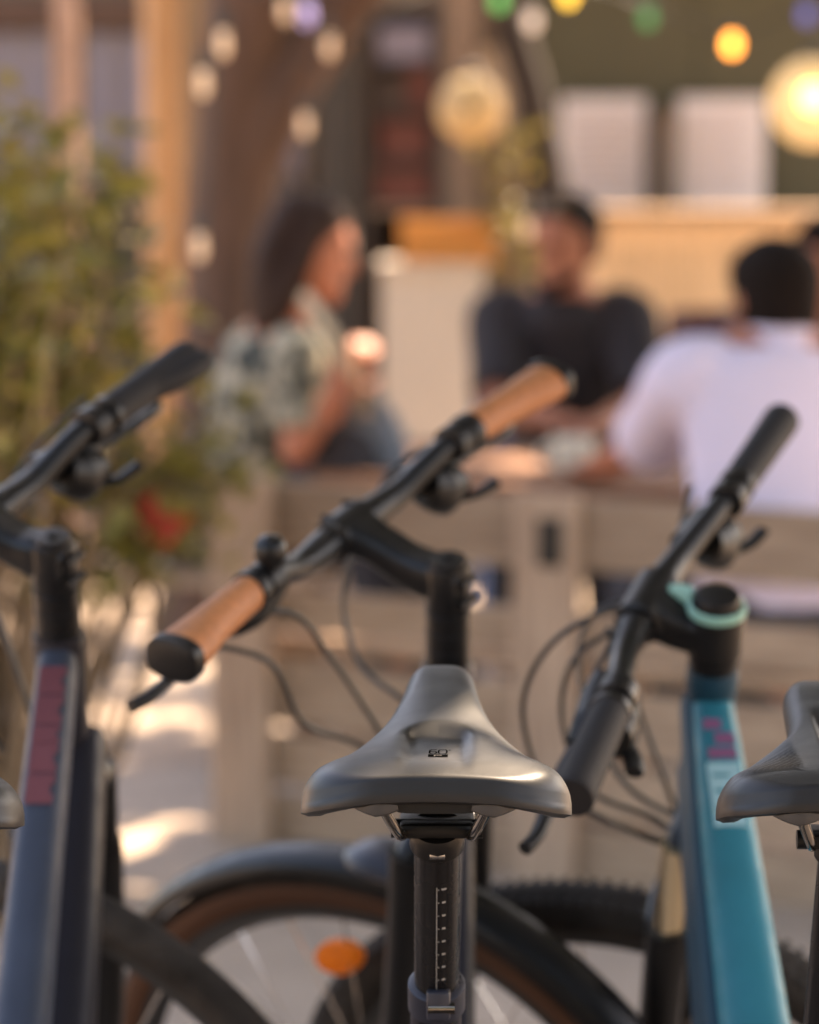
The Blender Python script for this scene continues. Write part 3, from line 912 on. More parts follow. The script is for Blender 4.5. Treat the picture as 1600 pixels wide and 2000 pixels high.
# --- right bicycle
capR = Vector((.2659, 2.4499, .9740)); SR = steer(capR, 1.2066, 24)
def tubes_right(HA, bb, collar, ax):
    a = HA(-.105); b = Vector((.282, 2.0, .44))
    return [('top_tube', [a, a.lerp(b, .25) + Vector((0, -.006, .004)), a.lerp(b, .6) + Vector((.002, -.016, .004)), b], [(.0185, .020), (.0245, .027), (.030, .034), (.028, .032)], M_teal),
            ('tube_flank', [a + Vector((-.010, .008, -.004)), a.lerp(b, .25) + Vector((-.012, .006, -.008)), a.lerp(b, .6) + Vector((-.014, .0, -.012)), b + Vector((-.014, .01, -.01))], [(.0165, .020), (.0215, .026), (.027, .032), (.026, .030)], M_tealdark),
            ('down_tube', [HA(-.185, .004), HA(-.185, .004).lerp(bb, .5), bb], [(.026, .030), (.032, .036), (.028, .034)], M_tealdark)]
def extra_right(S, SM, root, place, sd_, top, ax, collar, post, cover, FW):
    a = capR + Matrix.Rotation(R(24), 3, 'X') @ Vector((0, 0, -.105)); b = Vector((.282, 2.0, .44))
    d = (b - a).normalized(); up = Vector((1, 0, 0)).cross(d); up = up if up.z > 0 else -up
    def rad(f):
        return np.interp(f, [0, .25, .6, 1], [.020, .027, .034, .032])
    def mid(f):
        return a + (b - a) * f + Vector((np.interp(f, [0, .25, .6, 1], [0, 0, .002, 0]), np.interp(f, [0, .25, .6, 1], [0, -.006, -.016, 0]), np.interp(f, [0, .25, .6, 1], [0, .004, .004, 0])))
    def plate(nm_, f0, f1, x0, x1, m, h=.0012):
        g = G()
        n = 3
        rg = []
        for k in range(n + 1):
            q = f0 + (f1 - f0) * k / n
            rg.append([mid(q) + up * (rad(q) + hh) + Vector((x, 0, 0)) for x, hh in ((x0, -.002), (x0, h), (x1, h), (x1, -.002))])
        g.rings(rg)
        return part(nm_, g, m, root, False)
    plate('printed_letter', .055, .072, -.012, .003, M_pink)
    plate('printed_letter', .079, .098, -.004, .013, M_pink)
    plate('printed_letter', .105, .122, -.011, .013, M_pink)
    plate('pale_panel', .130, .235, -.0135, .0135, M_decalw, .0011)
    for k in range(3):
        plate('printed_mark', .150 + k * .026, .154 + k * .026, -.010, .004 + .003 * k, M_teal, .0018)
cabR = [
    [SR(-.195, .058, -.028), SR(-.15, .075, -.03), at(1215, 1195, 2.46), at(1090, 1245, 2.46), at(1022, 1370, 2.48), at(1060, 1520, 2.50), at(1180, 1600, 2.52), at(1300, 1650, 2.52)],
    [SR(-.05, .075, -.01), at(1200, 1230, 2.50), at(1120, 1290, 2.50), at(1098, 1400, 2.52), at(1150, 1540, 2.54), at(1280, 1600, 2.54), at(1350, 1650, 2.52)],
    [SR(-.06, .08, -.01), at(1235, 1350, 2.58), at(1290, 1500, 2.60), at(1340, 1640, 2.60)],
    [SR(.2, .08, -.01), at(1290, 1130, 2.60), at(1160, 1200, 2.60), at(1130, 1300, 2.60), at(1165, 1430, 2.58), at(1230, 1540, 2.56), at(1330, 1600, 2.54)],
]
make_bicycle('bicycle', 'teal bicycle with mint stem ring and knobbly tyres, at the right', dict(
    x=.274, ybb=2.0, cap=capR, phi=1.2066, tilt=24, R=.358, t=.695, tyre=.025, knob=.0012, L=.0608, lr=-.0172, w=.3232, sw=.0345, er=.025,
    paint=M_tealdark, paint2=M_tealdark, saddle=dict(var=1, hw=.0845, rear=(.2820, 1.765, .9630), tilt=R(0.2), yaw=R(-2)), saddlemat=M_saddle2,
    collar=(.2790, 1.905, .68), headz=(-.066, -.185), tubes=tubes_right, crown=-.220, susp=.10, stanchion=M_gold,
    stem=stem_ring, grip='plain', leverchrome=True, extra=extra_right, cables=cabR, square=2.7))
# ------------------------------------------------------------------ big tree that shades the terrace
def noisy_trunk(path, rads, n=22, amp=.12, seed=0):
    g = G(); g.tube(path, rads, n, 8)
    out = []
    for v in g.v:
        out.append(v)
    return g

LEAFS = [srgb(58, 70, 24), srgb(84, 92, 34), srgb(112, 110, 40), srgb(70, 80, 30)]
M_leaf = mat('tree_leaf', LEAFS[0], 0.55, island=LEAFS)
SHL = [srgb(78, 74, 24), srgb(114, 104, 36), srgb(140, 122, 50), srgb(116, 76, 42), srgb(88, 88, 34)]
M_shrub = mat('shrub_leaf', SHL[0], 0.5, island=SHL)

def leaf_cloud(centres, count, size, spread, keep=None, flat=.35):
    """leaf-sized bent quads scattered round the twig ends"""
    vs, fs = [], []
    C = np.array(centres)
    for k in range(count):
        c = C[rng.integers(len(C))]
        p = c[:3] + rng.normal(0, spread, 3) * np.array([1, 1, .75])
        if keep and not keep(p):
            continue
        d = rng.normal(0, 1, 3); d[2] *= flat; d /= np.linalg.norm(d)
        u = np.cross(d, rng.normal(0, 1, 3)); u /= np.linalg.norm(u)
        nrm = np.cross(d, u)
        ln = size * rng.uniform(.7, 1.35); wd = ln * .30
        o = len(vs)
        vs += [tuple(p), tuple(p + d * ln * .45 + u * wd + nrm * ln * .06), tuple(p + d * ln), tuple(p + d * ln * .45 - u * wd + nrm * ln * .06)]
        fs += [(o, o + 1, o + 2, o + 3)]
    return vs, fs

def leaf_object(name, vs, fs, m, parent):
    me = bpy.data.meshes.new(name)
    b = base_of(parent)
    me.from_pydata([(x - b.x, y - b.y, z - b.z) for x, y, z in vs], [], fs)
    me.materials.append(m)
    o = link(name, me, parent)
    return o

tb = at(452, 0, 8.0)
tree = thing('shade_tree', (tb.x, 8.0, 0), 'thick brown tree trunk behind the pale wooden post and the seated woman', 'tree')
trunk_pts = [(tb.x - .06, 8.0, -.1), (tb.x - .05, 8.0, .4), (tb.x - .03, 8.0, 1.0), (tb.x + .02, 8.0, 1.5), (tb.x + .06, 8.02, 2.1), (tb.x + .02, 8.0, 3.2), (tb.x - .2, 7.8, 4.6)]
g = G().tube(trunk_pts, [.20, .13, .105, .11, .12, .11, .06], 26, 8)
g.v = [(x + .02 * mnoise.noise(Vector((x * 9, y * 9, z * 2.5))), y + .02 * mnoise.noise(Vector((x * 9 + 5, y * 9, z * 2.5))), z) for x, y, z in g.v]
trunk = part('trunk', g, M_bark, tree)
limbs = [[(tb.x + .0, 8.0, 1.28), (tb.x + .12, 8.0, 1.52), (tb.x + .34, 8.0, 1.84), (tb.x + .9, 7.6, 2.7), (tb.x + 2.2, 6.4, 3.6)],
         [(tb.x, 8.0, 2.6), (tb.x - .8, 7.4, 3.3), (tb.x - 2.0, 6.2, 4.0)],
         [(tb.x, 8.0, 3.0), (tb.x + .3, 6.6, 3.6), (tb.x + .4, 4.4, 4.2)],
         [(tb.x, 8.0, 3.2), (tb.x + .8, 9.0, 3.8), (tb.x + 1.8, 10.2, 4.3)],
         [(tb.x + .9, 7.6, 2.7), (tb.x + 1.4, 5.6, 3.3), (tb.x + 1.8, 3.6, 3.7)]]
for q in limbs:
    part('limb', G().tube(q, [.10, .095, .08, .055, .03][:len(q)] if len(q) > 3 else [.07, .05, .025], 14, 6), M_bark, tree)

def shadow(p):
    return np.array([p[0] - SUN.x / SUN.z * p[2], p[1] - SUN.y / SUN.z * p[2]])
SUNNY = [(-.52, 6.5, .60, 1.45), (-.9, 9.6, .9, 1.0), (.0, 8.7, .6, .9), (-1.5, 7.4, .7, .7)]     # gaps in the crown: patches of sunlit ground
# small chinks between the leaves that let flecks of sun reach the middle saddle and the seated woman
CHINKS = [(Vector((.06, 1.79, .97)), .17, .10), (at(655, 760, 6.3), .13, .05), (at(640, 420, 6.4), .12, .05), (at(470, 860, 6.3), .10, .05), (at(120, 800, 5.0), .10, .1)]
def keep(p):
    s = shadow(p)
    for c, r, dens in CHINKS:
        q = c - Vector(p)
        if (q - SUN * q.dot(SUN)).length < r:
            return rng.random() < dens
    for x, y, a, b in SUNNY:
        if ((s[0] - x) / a) ** 2 + ((s[1] - y) / b) ** 2 < 1:
            return math.sin(s[1] * 2 * math.pi / .62 + s[0] * 4) > .78 or rng.random() < .04
    return True
cen = []
for k in range(300):
    gx, gy, z = rng.uniform(-2.6, 3.0), rng.uniform(-3.0, 8.0), rng.uniform(3.1, 4.6)
    cen.append((gx + SUN.x / SUN.z * z, gy + SUN.y / SUN.z * z, z))
for k in range(70):
    gx, gy, z = rng.uniform(-.9, .9), rng.uniform(1.4, 3.2), rng.uniform(3.2, 4.4)
    cen.append((gx + SUN.x / SUN.z * z, gy + SUN.y / SUN.z * z, z))
for k in range(120):                                            # unseen leaves added behind the camera, blocking sky to darken the saddle's rear wall
    cen.append((rng.uniform(-2.6, 1.8), rng.uniform(-4.6, -2.2), rng.uniform(.8, 3.8)))
for k in range(50):
    gx, gy, z = rng.uniform(-1.1, 1.2), rng.uniform(3.0, 5.4), rng.uniform(3.2, 4.4)
    cen.append((gx + SUN.x / SUN.z * z, gy + SUN.y / SUN.z * z, z))
for k in range(45):
    gx, gy, z = rng.uniform(-.7, 1.4), rng.uniform(5.6, 7.8), rng.uniform(3.2, 4.4)
    cen.append((gx + SUN.x / SUN.z * z, gy + SUN.y / SUN.z * z, z))
for k in range(30):
    c = at(rng.uniform(1000, 1250), rng.uniform(470, 800), 7.2)
    tt = rng.uniform(2.6, 4.2)
    cen.append(tuple(c + SUN * tt))
vs, fs = leaf_cloud(cen, 48000, .17, .36, keep)
leaf_object('crown', vs, fs, M_leaf, tree)  # tree crown plus the sky-blocking leaves added behind the camera

# ------------------------------------------------------------------ slatted bench seen from behind
BL, BR = Vector((-.378, 5.62, 0)), Vector((1.15, 4.85, 0))
bdir = (BR - BL).normalized(); bfwd = Vector((-bdir.y, bdir.x, 0))     # towards the table
byaw = math.atan2(bdir.y, bdir.x)
blen = (BR - BL).length
bench = thing('bench', BL, 'weathered wooden bench with slatted back, standing behind the bicycles', 'bench')
RB = Matrix.Rotation(byaw, 3, 'Z')
def plank(par, name, s, z0, z1, f, th, ln, m, x0=None):
    c = BL + bdir * s + bfwd * f + Vector((0, 0, (z0 + z1) / 2))
    me = mesh(name, G().box((0, 0, 0), (ln, th, z1 - z0), bev=.004), m, False)
    o = link(name, me, par)
    o.location = c - BL; o.rotation_euler = (random.uniform(-.006, .006), random.uniform(-.004, .004), byaw)
    return o
for z0, z1 in ((.600, .735), (.441, .522), (.252, .376), (.130, .230), (.012, .112)):
    plank(bench, 'back_plank', blen / 2, z0, z1, .012, .024, blen - .01, M_wood_x)
for s in (.065, .72, 1.42):
    plank(bench, 'post', s, .0, .745, -.022, .036, .128, M_wood_z)
for k in range(4):
    o = link('seat_plank', mesh('seat_plank', G().box((0, 0, 0), (blen, .098, .028), bev=.004), M_wood_x, False), bench)
    o.location = bdir * blen / 2 + bfwd * (.09 + k * .106) + Vector((0, 0, .41)); o.rotation_euler = (0, 0, byaw)
for s in (.065, .72, 1.42):
    plank(bench, 'leg', s, .0, .394, .40, .06, .07, M_wood_z)
    o = link('rail', mesh('rail', G().box((0, 0, 0), (.05, .40, .05), bev=.004), M_wood_z, False), bench)
    o.location = bdir * s + bfwd * .19 + Vector((0, 0, .369)); o.rotation_euler = (0, 0, byaw)

# dark metal plate on the post
plank(bench, 'metal_plate', .735, .610, .700, -.044, .008, .05, M_satin)

# ------------------------------------------------------------------ table and what stands on it
tcx = Vector((.36, 6.38, 0))
table = thing('table', tcx, 'brown wooden table between the bench and the seated people', 'table')
def rbox(par, name, off, size, m, yaw=byaw, bev=.004):
    o = link(name, mesh(name, G().box((0, 0, 0), size, bev=bev), m, False), par)
    o.location = off; o.rotation_euler = (0, 0, yaw)
    return o
for k in range(6):
    rbox(table, 'top_plank', bfwd * (-.32 + k * .128) + Vector((0, 0, .665)), (1.25, .122, .03), M_table)
for s in (-.52, .52):
    for f in (-.26, .26):
        rbox(table, 'leg', bdir * s + bfwd * f + Vector((0, 0, .325)), (.07, .07, .65), M_table)
    rbox(table, 'cross_rail', bdir * s + Vector((0, 0, .61)), (.05, .46, .06), M_table)

M_ceramic = mat('white_ceramic', srgb(225, 222, 205), 0.3)
cp = at(1120, 968, 6.2)
cup = thing('cup', (cp.x, cp.y, .68), 'white cup on the table in front of the man in black', 'cup')
part('cup_body', G().lathe([(.026, 0), (.034, .006), (.044, .045), (.048, .078), (.046, .078), (.041, .045), (.03, .010), (.002, .008)], 28, Matrix.Translation((cp.x, cp.y, .6805))), M_ceramic, cup)
part('handle', G().tube([Vector((cp.x - .042, cp.y, .745)), Vector((cp.x - .068, cp.y, .738)), Vector((cp.x - .066, cp.y, .710)), Vector((cp.x - .038, cp.y, .700))], .005, 10, 5), M_ceramic, cup)

# ------------------------------------------------------------------ people
def ortho(fwd):
    f = Vector(fwd).normalized(); r = f.cross(Vector((0, 0, 1))).normalized(); u = r.cross(f)
    return f, r, u
def head_shape(g, c, fwd, s=1.0):
    """skull, jaw, nose, brow, lips, ears; c is the middle of the head"""
    f, r, u = ortho(fwd); c = Vector(c)
    T = lambda x, y, z: c + r * (x * s) + f * (y * s) + u * (z * s)
    rg = []
    for z, a, fr, bk in ((-.112, .020, .070, -.010), (-.104, .036, .082, .016), (-.085, .050, .085, .045), (-.055, .060, .084, .066), (-.02, .068, .084, .083), (.015, .072, .082, .094), (.05, .073, .084, .098), (.08, .066, .072, .088), (.100, .050, .050, .066), (.112, .026, .022, .034)):
        ring = []
        for k in range(20):
            q = 2 * math.pi * k / 20
            yy = math.sin(q)
            ring.append(T(a * math.cos(q), (fr if yy > 0 else bk) * yy + (.0 if z > -.06 else .012), z))
        rg.append(ring)
    g.rings(rg)
    g.tube([T(0, .080, .022), T(0, .094, -.008), T(0, .102, -.026), T(0, .084, -.034)], [.008, .010, .014, .010], 10, 3, roundcap=True)
    g.tube([T(-.045, .070, .030), T(0, .084, .034), T(.045, .070, .030)], .010, 8, 3, roundcap=True)
    g.tube([T(-.022, .076, -.058), T(0, .088, -.056), T(.022, .076, -.058)], .008, 8, 3, roundcap=True)
    for sx in (-1, 1):
        g.tube([T(sx * .072, -.012, -.030), T(sx * .080, -.018, .0), T(sx * .076, -.010, .024)], [.008, .013, .010], 10, 3, roundcap=True)
    return T
def hand_shape(g, wrist, d, palm_n, curl=.6, s=1.0):
    """palm, four fingers and a thumb: d points along the hand, palm_n out of the palm"""
    wrist, d = Vector(wrist), Vector(d).normalized()
    n = Vector(palm_n); n = (n - d * n.dot(d)).normalized(); x = d.cross(n)
    g.tube([wrist, wrist + d * .045 * s, wrist + d * .085 * s], [(.026 * s, .017 * s), (.040 * s, .016 * s), (.041 * s, .013 * s)], 14, 3, side=x, roundcap=True)
    for k, ln in zip((-1.5, -.5, .5, 1.5), (.068, .080, .075, .058)):
        b = wrist + d * .086 * s + x * (k * .0195 * s)
        p1 = b + (d * math.cos(curl * .5) + n * math.sin(curl * .5)) * ln * .45 * s
        p2 = p1 + (d * math.cos(curl * 1.2) + n * math.sin(curl * 1.2)) * ln * .32 * s
        p3 = p2 + (d * math.cos(curl * 1.8) + n * math.sin(curl * 1.8)) * ln * .25 * s
        g.tube([b, p1, p2, p3], [.0088 * s, .0084 * s, .0078 * s, .0068 * s], 8, 2, roundcap=True)
    b = wrist + d * .028 * s - x * .030 * s
    g.tube([b, b + (d * .55 - x * .75 + n * .35).normalized() * .040 * s, b + (d * .9 - x * .75 + n * .5).normalized() * .068 * s], [.0125 * s, .0105 * s, .0085 * s], 8, 3, roundcap=True)
def eyes(par, T, m):
    for sx in (-1, 1):
        part('eye', G().ball(T(sx * .031, .074, .012), (.011, .011, .009), 10, 6), m, par)

M_eye = mat('eye', (.02, .015, .012), .2)
def skin(name, c):
    return mat(name, c, .55, vary=.08, scale=30)
M_skin1 = skin('sunny_skin', srgb(168, 100, 70))
M_skin2 = skin('tanned_skin', srgb(158, 96, 68))
M_skin3 = skin('warm_skin', srgb(172, 104, 74))
def fabric(name, c, c2=None, scale=8, vary=.1):
    return mat(name, c, .85, vary=vary, scale=scale, col2=c2, bump=.35, bscale=18)
M_lav = fabric('pale_shirt_cloth', srgb(212, 199, 216), vary=.03)
M_blackc = fabric('black_cloth', srgb(40, 34, 36))
M_floral = fabric('patterned_blouse', srgb(46, 50, 42), srgb(150, 142, 122), 20, .3)
for nd in M_floral.node_tree.nodes:
    if nd.type == 'VALTORGB':
        nd.color_ramp.elements[0].position, nd.color_ramp.elements[1].position = .47, .56
M_denim = fabric('pale_denim', srgb(120, 130, 138))
M_dark = fabric('dark_trousers', srgb(48, 46, 50))
M_hair = mat('dark_brown_hair', srgb(52, 33, 24), .6, spec=.15, vary=.35, scale=4, stretch=(40, 40, 3), bump=.6, bscale=30)
M_hair2 = mat('short_dark_hair', srgb(30, 22, 18), .8, spec=.1, vary=.35, scale=60, bump=.8, bscale=160)

def add_mesh(name, g, m, parent, voxel, it=4):
    return link(name, remesh(g, name, m, voxel, base_of(parent), it), parent)

def hair_cap(g, T, low=-.02, vol=.012, back=-.06):
    """hair over crown, sides and back of the head"""
    rg = []
    for z, a, fr, bk in ((back, .066 + vol, .0, .078 + vol), (-.03, .069 + vol, .010, .091 + vol), (.01, .074 + vol, .022, .101 + vol), (.05, .077 + vol, .066, .106 + vol), (.082, .066 + vol, .072 + vol, .092 + vol), (.106, .046 + vol, .050 + vol, .064 + vol), (.120, .026 + vol, .028 + vol, .036 + vol), (.129, .006 + vol * .5, .006 + vol * .5, .008 + vol * .5)):
        ring = []
        for k in range(22):
            q = 2 * math.pi * k / 22
            yy = math.sin(q)
            ring.append(T(a * math.cos(q), (fr if yy > 0 else bk) * yy - (.0 if z > .03 else .0), z))
        rg.append(ring)
    g.rings(rg)

# --- man in the pale shirt, back to the camera, on the bench
def at3(px, py, d):
    return at(px, py, d)
wp = at(1512, 900, 5.45)
man = thing('person', (wp.x, wp.y, 0), 'person in a pale lavender shirt seated with back to the camera', 'person')
f0 = Vector((-.30, .95, 0)).normalized(); r0 = f0.cross(Vector((0, 0, 1)))
hip = Vector((wp.x + .02, 5.32, .50)); neck = at(1515, 662, 5.50); hc = at(1512, 590, 5.53)
shl, shr = neck - r0 * .185 + Vector((0, 0, -.075)), neck + r0 * .185 + Vector((0, 0, -.075))
eL, hL = at(1262, 872, 5.68), at(1165, 945, 6.02)
hL.z = .715
eR = shr + Vector((.10, .10, -.25)); hR = Vector((shr.x - .02, 6.05, .715))
g = G()
g.tube([hip, hip.lerp(neck, .5), neck + Vector((0, 0, -.06))], [(.16, .11), (.14, .10), (.12, .085)], 20, 5, side=r0, roundcap=True)
g.tube([neck + Vector((0, -.005, -.06)), neck + Vector((0, .0, .02)), hc + Vector((0, -.01, -.05))], [.075, .056, .055], 16, 3)
T = head_shape(g, hc, (-.35, .94, -.12))
for a, e, h in ((shl, eL, hL), (shr, eR, hR)):
    g.tube([a, a.lerp(e, .5), e], [.055, .048, .040], 14, 4, roundcap=True)
    g.tube([e, e.lerp(h, .4), h], [.041, .037, .026], 14, 4, roundcap=True)
    hand_shape(g, h, h - e, (0, 0, -1), .35)
kn = [hip + f0 * .44 - r0 * .12 + Vector((0, 0, -.01)), hip + f0 * .44 + r0 * .12 + Vector((0, 0, -.01))]
for sx, k in zip((-1, 1), kn):
    ft = Vector((k.x, k.y, .09)) + f0 * .02
    g.tube([hip + r0 * sx * .09, k], [.085, .058], 14, 3, roundcap=True)
    g.tube([k, k.lerp(ft, .35), ft], [.056, .055, .036], 14, 3, roundcap=True)
    g.tube([ft + Vector((0, 0, -.03)), ft + f0 * .16 + Vector((0, 0, -.055))], [.036, .028], 12, 3, roundcap=True)
body = add_mesh('body', g, M_skin1, man, .0065)
eyes(man, T, M_eye)
g = G()
g.tube([hip + Vector((0, 0, -.03)), hip.lerp(neck, .25), hip.lerp(neck, .55), hip.lerp(neck, .8), neck + Vector((0, 0, -.045)), neck + Vector((0, 0, .0))], [(.185, .135), (.178, .130), (.190, .128), (.200, .118), (.135, .095), (.068, .066)], 28, 5, side=r0)
for a, e in ((shl, eL), (shr, eR)):
    i = a.lerp(neck, .35) + Vector((0, 0, -.02)); 
    g.tube([i, a, a.lerp(e, .5), a.lerp(e, .92)], [.080, .082, .074, .078], 20, 4)
shirt = add_mesh('shirt', g, M_lav, man, .009, 6)
g = G(); g.tube([neck + Vector((0, 0, -.022)), neck + Vector((0, .004, .012)), neck + Vector((0, .006, .022))], [(.078, .074), (.070, .066), (.066, .062)], 24, 2, side=r0)
part('collar', g, M_lav, shirt)
g = G()
for sx, k in zip((-1, 1), kn):
    ft = Vector((k.x, k.y, .09)) + f0 * .02
    g.tube([hip + r0 * sx * .085, k], [.105, .078], 16, 3, roundcap=True)
    g.tube([k, ft], [.076, .058], 16, 3)
g.tube([hip + Vector((0, 0, -.06)), hip + Vector((0, 0, .04))], [(.185, .14), (.18, .13)], 20, 1, side=r0)
add_mesh('trousers', g, M_dark, man, .012, 4)
g = G(); hair_cap(g, T, vol=.014, back=-.055)
add_mesh('hair', g, M_hair2, man, .007, 3)
for k in kn:
    ft = Vector((k.x, k.y, .09)) + f0 * .02
    part('shoe', G().tube([ft + Vector((0, 0, -.045)) - f0 * .05, ft + Vector((0, 0, -.048)) + f0 * .08, ft + Vector((0, 0, -.055)) + f0 * .19], [(.042, .042), (.046, .040), (.034, .030)], 16, 4, side=r0, roundcap=True), M_blackc, man)

# --- man in black, facing the camera across the table
dm = at(1108, 800, 7.3)
man2 = thing('person', (dm.x, dm.y, 0), 'person in a black T-shirt facing the camera, sunglasses up on the hair', 'person')
f1 = Vector((-.10, -1, 0)).normalized(); r1 = f1.cross(Vector((0, 0, 1)))
neck = at(1100, 580, 7.28); hc = at(1105, 476, 7.20); hip = Vector((dm.x + .02, 7.48, .52))
sA, sB = neck + r1 * .165 + Vector((0, 0, -.055)), neck - r1 * .165 + Vector((0, 0, -.055))   # sA on the photo's left
eA, hA = at(972, 800, 7.10), Vector((at(1090, 830, 6.95).x, 6.93, .735))
eB, hB = at(1262, 790, 7.12), Vector((at(1180, 840, 6.92).x, 6.90, .735))
eA.z = max(eA.z, .75); eB.z = max(eB.z, .75)
g = G()
g.tube([hip, hip.lerp(neck, .5), neck + Vector((0, 0, -.06))], [(.16, .11), (.14, .10), (.12, .085)], 20, 5, side=r1, roundcap=True)
g.tube([neck + Vector((0, 0, -.06)), neck + Vector((0, 0, .03)), hc + Vector((0, .015, -.05))], [.080, .060, .058], 16, 3)
T = head_shape(g, hc, (-.62, -.78, -.10), 1.03)
for a, e, h in ((sA, eA, hA), (sB, eB, hB)):
    g.tube([a, a.lerp(e, .5), e], [.056, .050, .041], 14, 4, roundcap=True)
    g.tube([e, e.lerp(h, .4), h], [.042, .038, .027], 14, 4, roundcap=True)
    hand_shape(g, h, h - e, (0, 0, -1), .35)
kn = [hip + f1 * .44 + r1 * sx * .12 for sx in (-1, 1)]
for sx, k in zip((-1, 1), kn):
    ft = Vector((k.x, k.y + .04, .09))
    g.tube([hip + r1 * sx * .09, k], [.085, .058], 14, 3, roundcap=True)
    g.tube([k, k.lerp(ft, .35), ft], [.056, .055, .036], 14, 3, roundcap=True)
    g.tube([ft + Vector((0, 0, -.03)), ft + f1 * .16 + Vector((0, 0, -.055))], [.036, .028], 12, 3, roundcap=True)
add_mesh('body', g, M_skin2, man2, .0065)
eyes(man2, T, M_eye)
g = G()
g.tube([hip + Vector((0, 0, -.03)), hip.lerp(neck, .25), hip.lerp(neck, .55), hip.lerp(neck, .8), neck + Vector((0, 0, -.035)), neck + Vector((0, -.006, .010))], [(.165, .13), (.160, .125), (.180, .135), (.190, .130), (.140, .112), (.080, .084)], 28, 5, side=r1)
for a, e in ((sA, eA), (sB, eB)):
    i = a.lerp(neck, .35) + Vector((0, 0, -.02))
    g.tube([i, a, a.lerp(e, .5), a.lerp(e, .86)], [.078, .080, .072, .072], 20, 4)
add_mesh('shirt', g, M_blackc, man2, .009, 6)
g = G()
for sx, k in zip((-1, 1), kn):
    ft = Vector((k.x, k.y + .04, .09))
    g.tube([hip + r1 * sx * .085, k], [.105, .078], 16, 3, roundcap=True)
    g.tube([k, ft], [.076, .058], 16, 3)
    part('shoe', G().tube([ft + Vector((0, 0, -.045)) - f1 * .05, ft + Vector((0, 0, -.048)) + f1 * .08, ft + Vector((0, 0, -.055)) + f1 * .19], [(.042, .042), (.046, .040), (.034, .030)], 16, 4, side=r1, roundcap=True), M_blackc, man2)
g.tube([hip + Vector((0, 0, -.06)), hip + Vector((0, 0, .04))], [(.175, .13), (.165, .13)], 20, 1, side=r1)
add_mesh('trousers', g, M_dark, man2, .012, 4)
g = G(); hair_cap(g, T, vol=.010, back=-.045)
hair = add_mesh('hair', g, M_hair2, man2, .007, 3)
M_lens = mat('brown_lens', (.25, .15, .08), .08, .6)
gl = part('sunglasses', G().tube([T(-.082, -.01, .055), T(-.080, .05, .085), T(-.03, .080, .098), T(.03, .080, .098), T(.080, .05, .085), T(.082, -.01, .055)], .0035, 8, 4), M_black, man2)
for sx in (-1, 1):
    part('lens', G().tube([T(sx * .012, .082, .100), T(sx * .036, .078, .104), T(sx * .060, .066, .098)], [(.012, .002), (.022, .0025), (.014, .002)], 14, 4, side=(T(0, 0, 1) - T(0, 1, 0)).normalized()), M_lens, gl)
part('beard', G().tube([T(-.052, .030, -.070), T(-.03, .075, -.092), T(0, .092, -.100), T(.03, .075, -.092), T(.052, .030, -.070)], [.012, .016, .018, .016, .012], 10, 4, roundcap=True), M_hair2, man2)

# --- woman at the left, in profile, looking right
wm = at(480, 900, 6.45)
wom = thing('person', (wm.x, wm.y, 0), 'person with long dark hair in a patterned blouse, seen in profile', 'person')
f2 = Vector((.93, .36, 0)).normalized(); r2 = f2.cross(Vector((0, 0, 1)))
hip = Vector((at(455, 900, 6.45).x, 6.45, .54)); neck = at(548, 628, 6.42); hc = at(606, 486, 6.40)
sN, sF = neck + r2 * .155 + Vector((-.01, 0, -.065)), neck - r2 * .155 + Vector((0, 0, -.065))     # near / far shoulder
eN, hN = at(580, 878, 6.22), at(655, 765, 6.22)
eF, hF = at(640, 800, 6.60), at(672, 748, 6.46)
g = G()
g.tube([hip, hip.lerp(neck, .5), neck + Vector((-.01, 0, -.06))], [(.15, .11), (.12, .09), (.11, .08)], 20, 5, side=r2, roundcap=True)
g.tube([neck + Vector((-.015, 0, -.06)), neck + Vector((.01, 0, .02)), hc + Vector((-.02, 0, -.05))], [.068, .048, .048], 16, 3)
T = head_shape(g, hc, (.95, .20, -.22), .98)
for a, e, h, pn in ((sN, eN, hN, (0, 1, 0)), (sF, eF, hF, (0, -1, 0))):
    g.tube([a, a.lerp(e, .5), e], [.046, .040, .035], 14, 4, roundcap=True)
    g.tube([e, e.lerp(h, .4), h], [.036, .032, .022], 14, 4, roundcap=True)
    hand_shape(g, h, h - e, pn, .7, .93)
kn = [at(680, 895, 6.30), hip + f2 * .44 + r2 * (-.10)]
fts = [kn[0] + Vector((.10, -.03, -.44)), Vector((kn[1].x, kn[1].y, .09))]
for sx, k, ft in zip((1, -1), kn, fts):
    g.tube([hip + r2 * sx * .085, k], [.082, .056], 14, 3, roundcap=True)
    g.tube([k, k.lerp(ft, .35), ft], [.054, .052, .034], 14, 3, roundcap=True)
    g.tube([ft + Vector((0, 0, -.03)), ft + f2 * .15 + Vector((0, 0, -.055))], [.034, .026], 12, 3, roundcap=True)
add_mesh('body', g, M_skin3, wom, .0065)
eyes(wom, T, M_eye)
g = G()
g.tube([hip + Vector((0, 0, -.04)), hip.lerp(neck, .25), hip.lerp(neck, .55), hip.lerp(neck, .8), neck + Vector((-.01, 0, -.05)), neck + Vector((-.005, 0, -.02))], [(.175, .14), (.155, .125), (.160, .120), (.165, .108), (.120, .085), (.075, .068)], 28, 5, side=r2)
for a, e in ((sN, eN), (sF, eF)):
    i = a.lerp(neck, .35) + Vector((0, 0, -.02))
    g.tube([i, a, a.lerp(e, .5), a.lerp(e, .80)], [.062, .060, .056, .060], 20, 4)
add_mesh('blouse', g, M_floral, wom, .009, 6)
g = G()
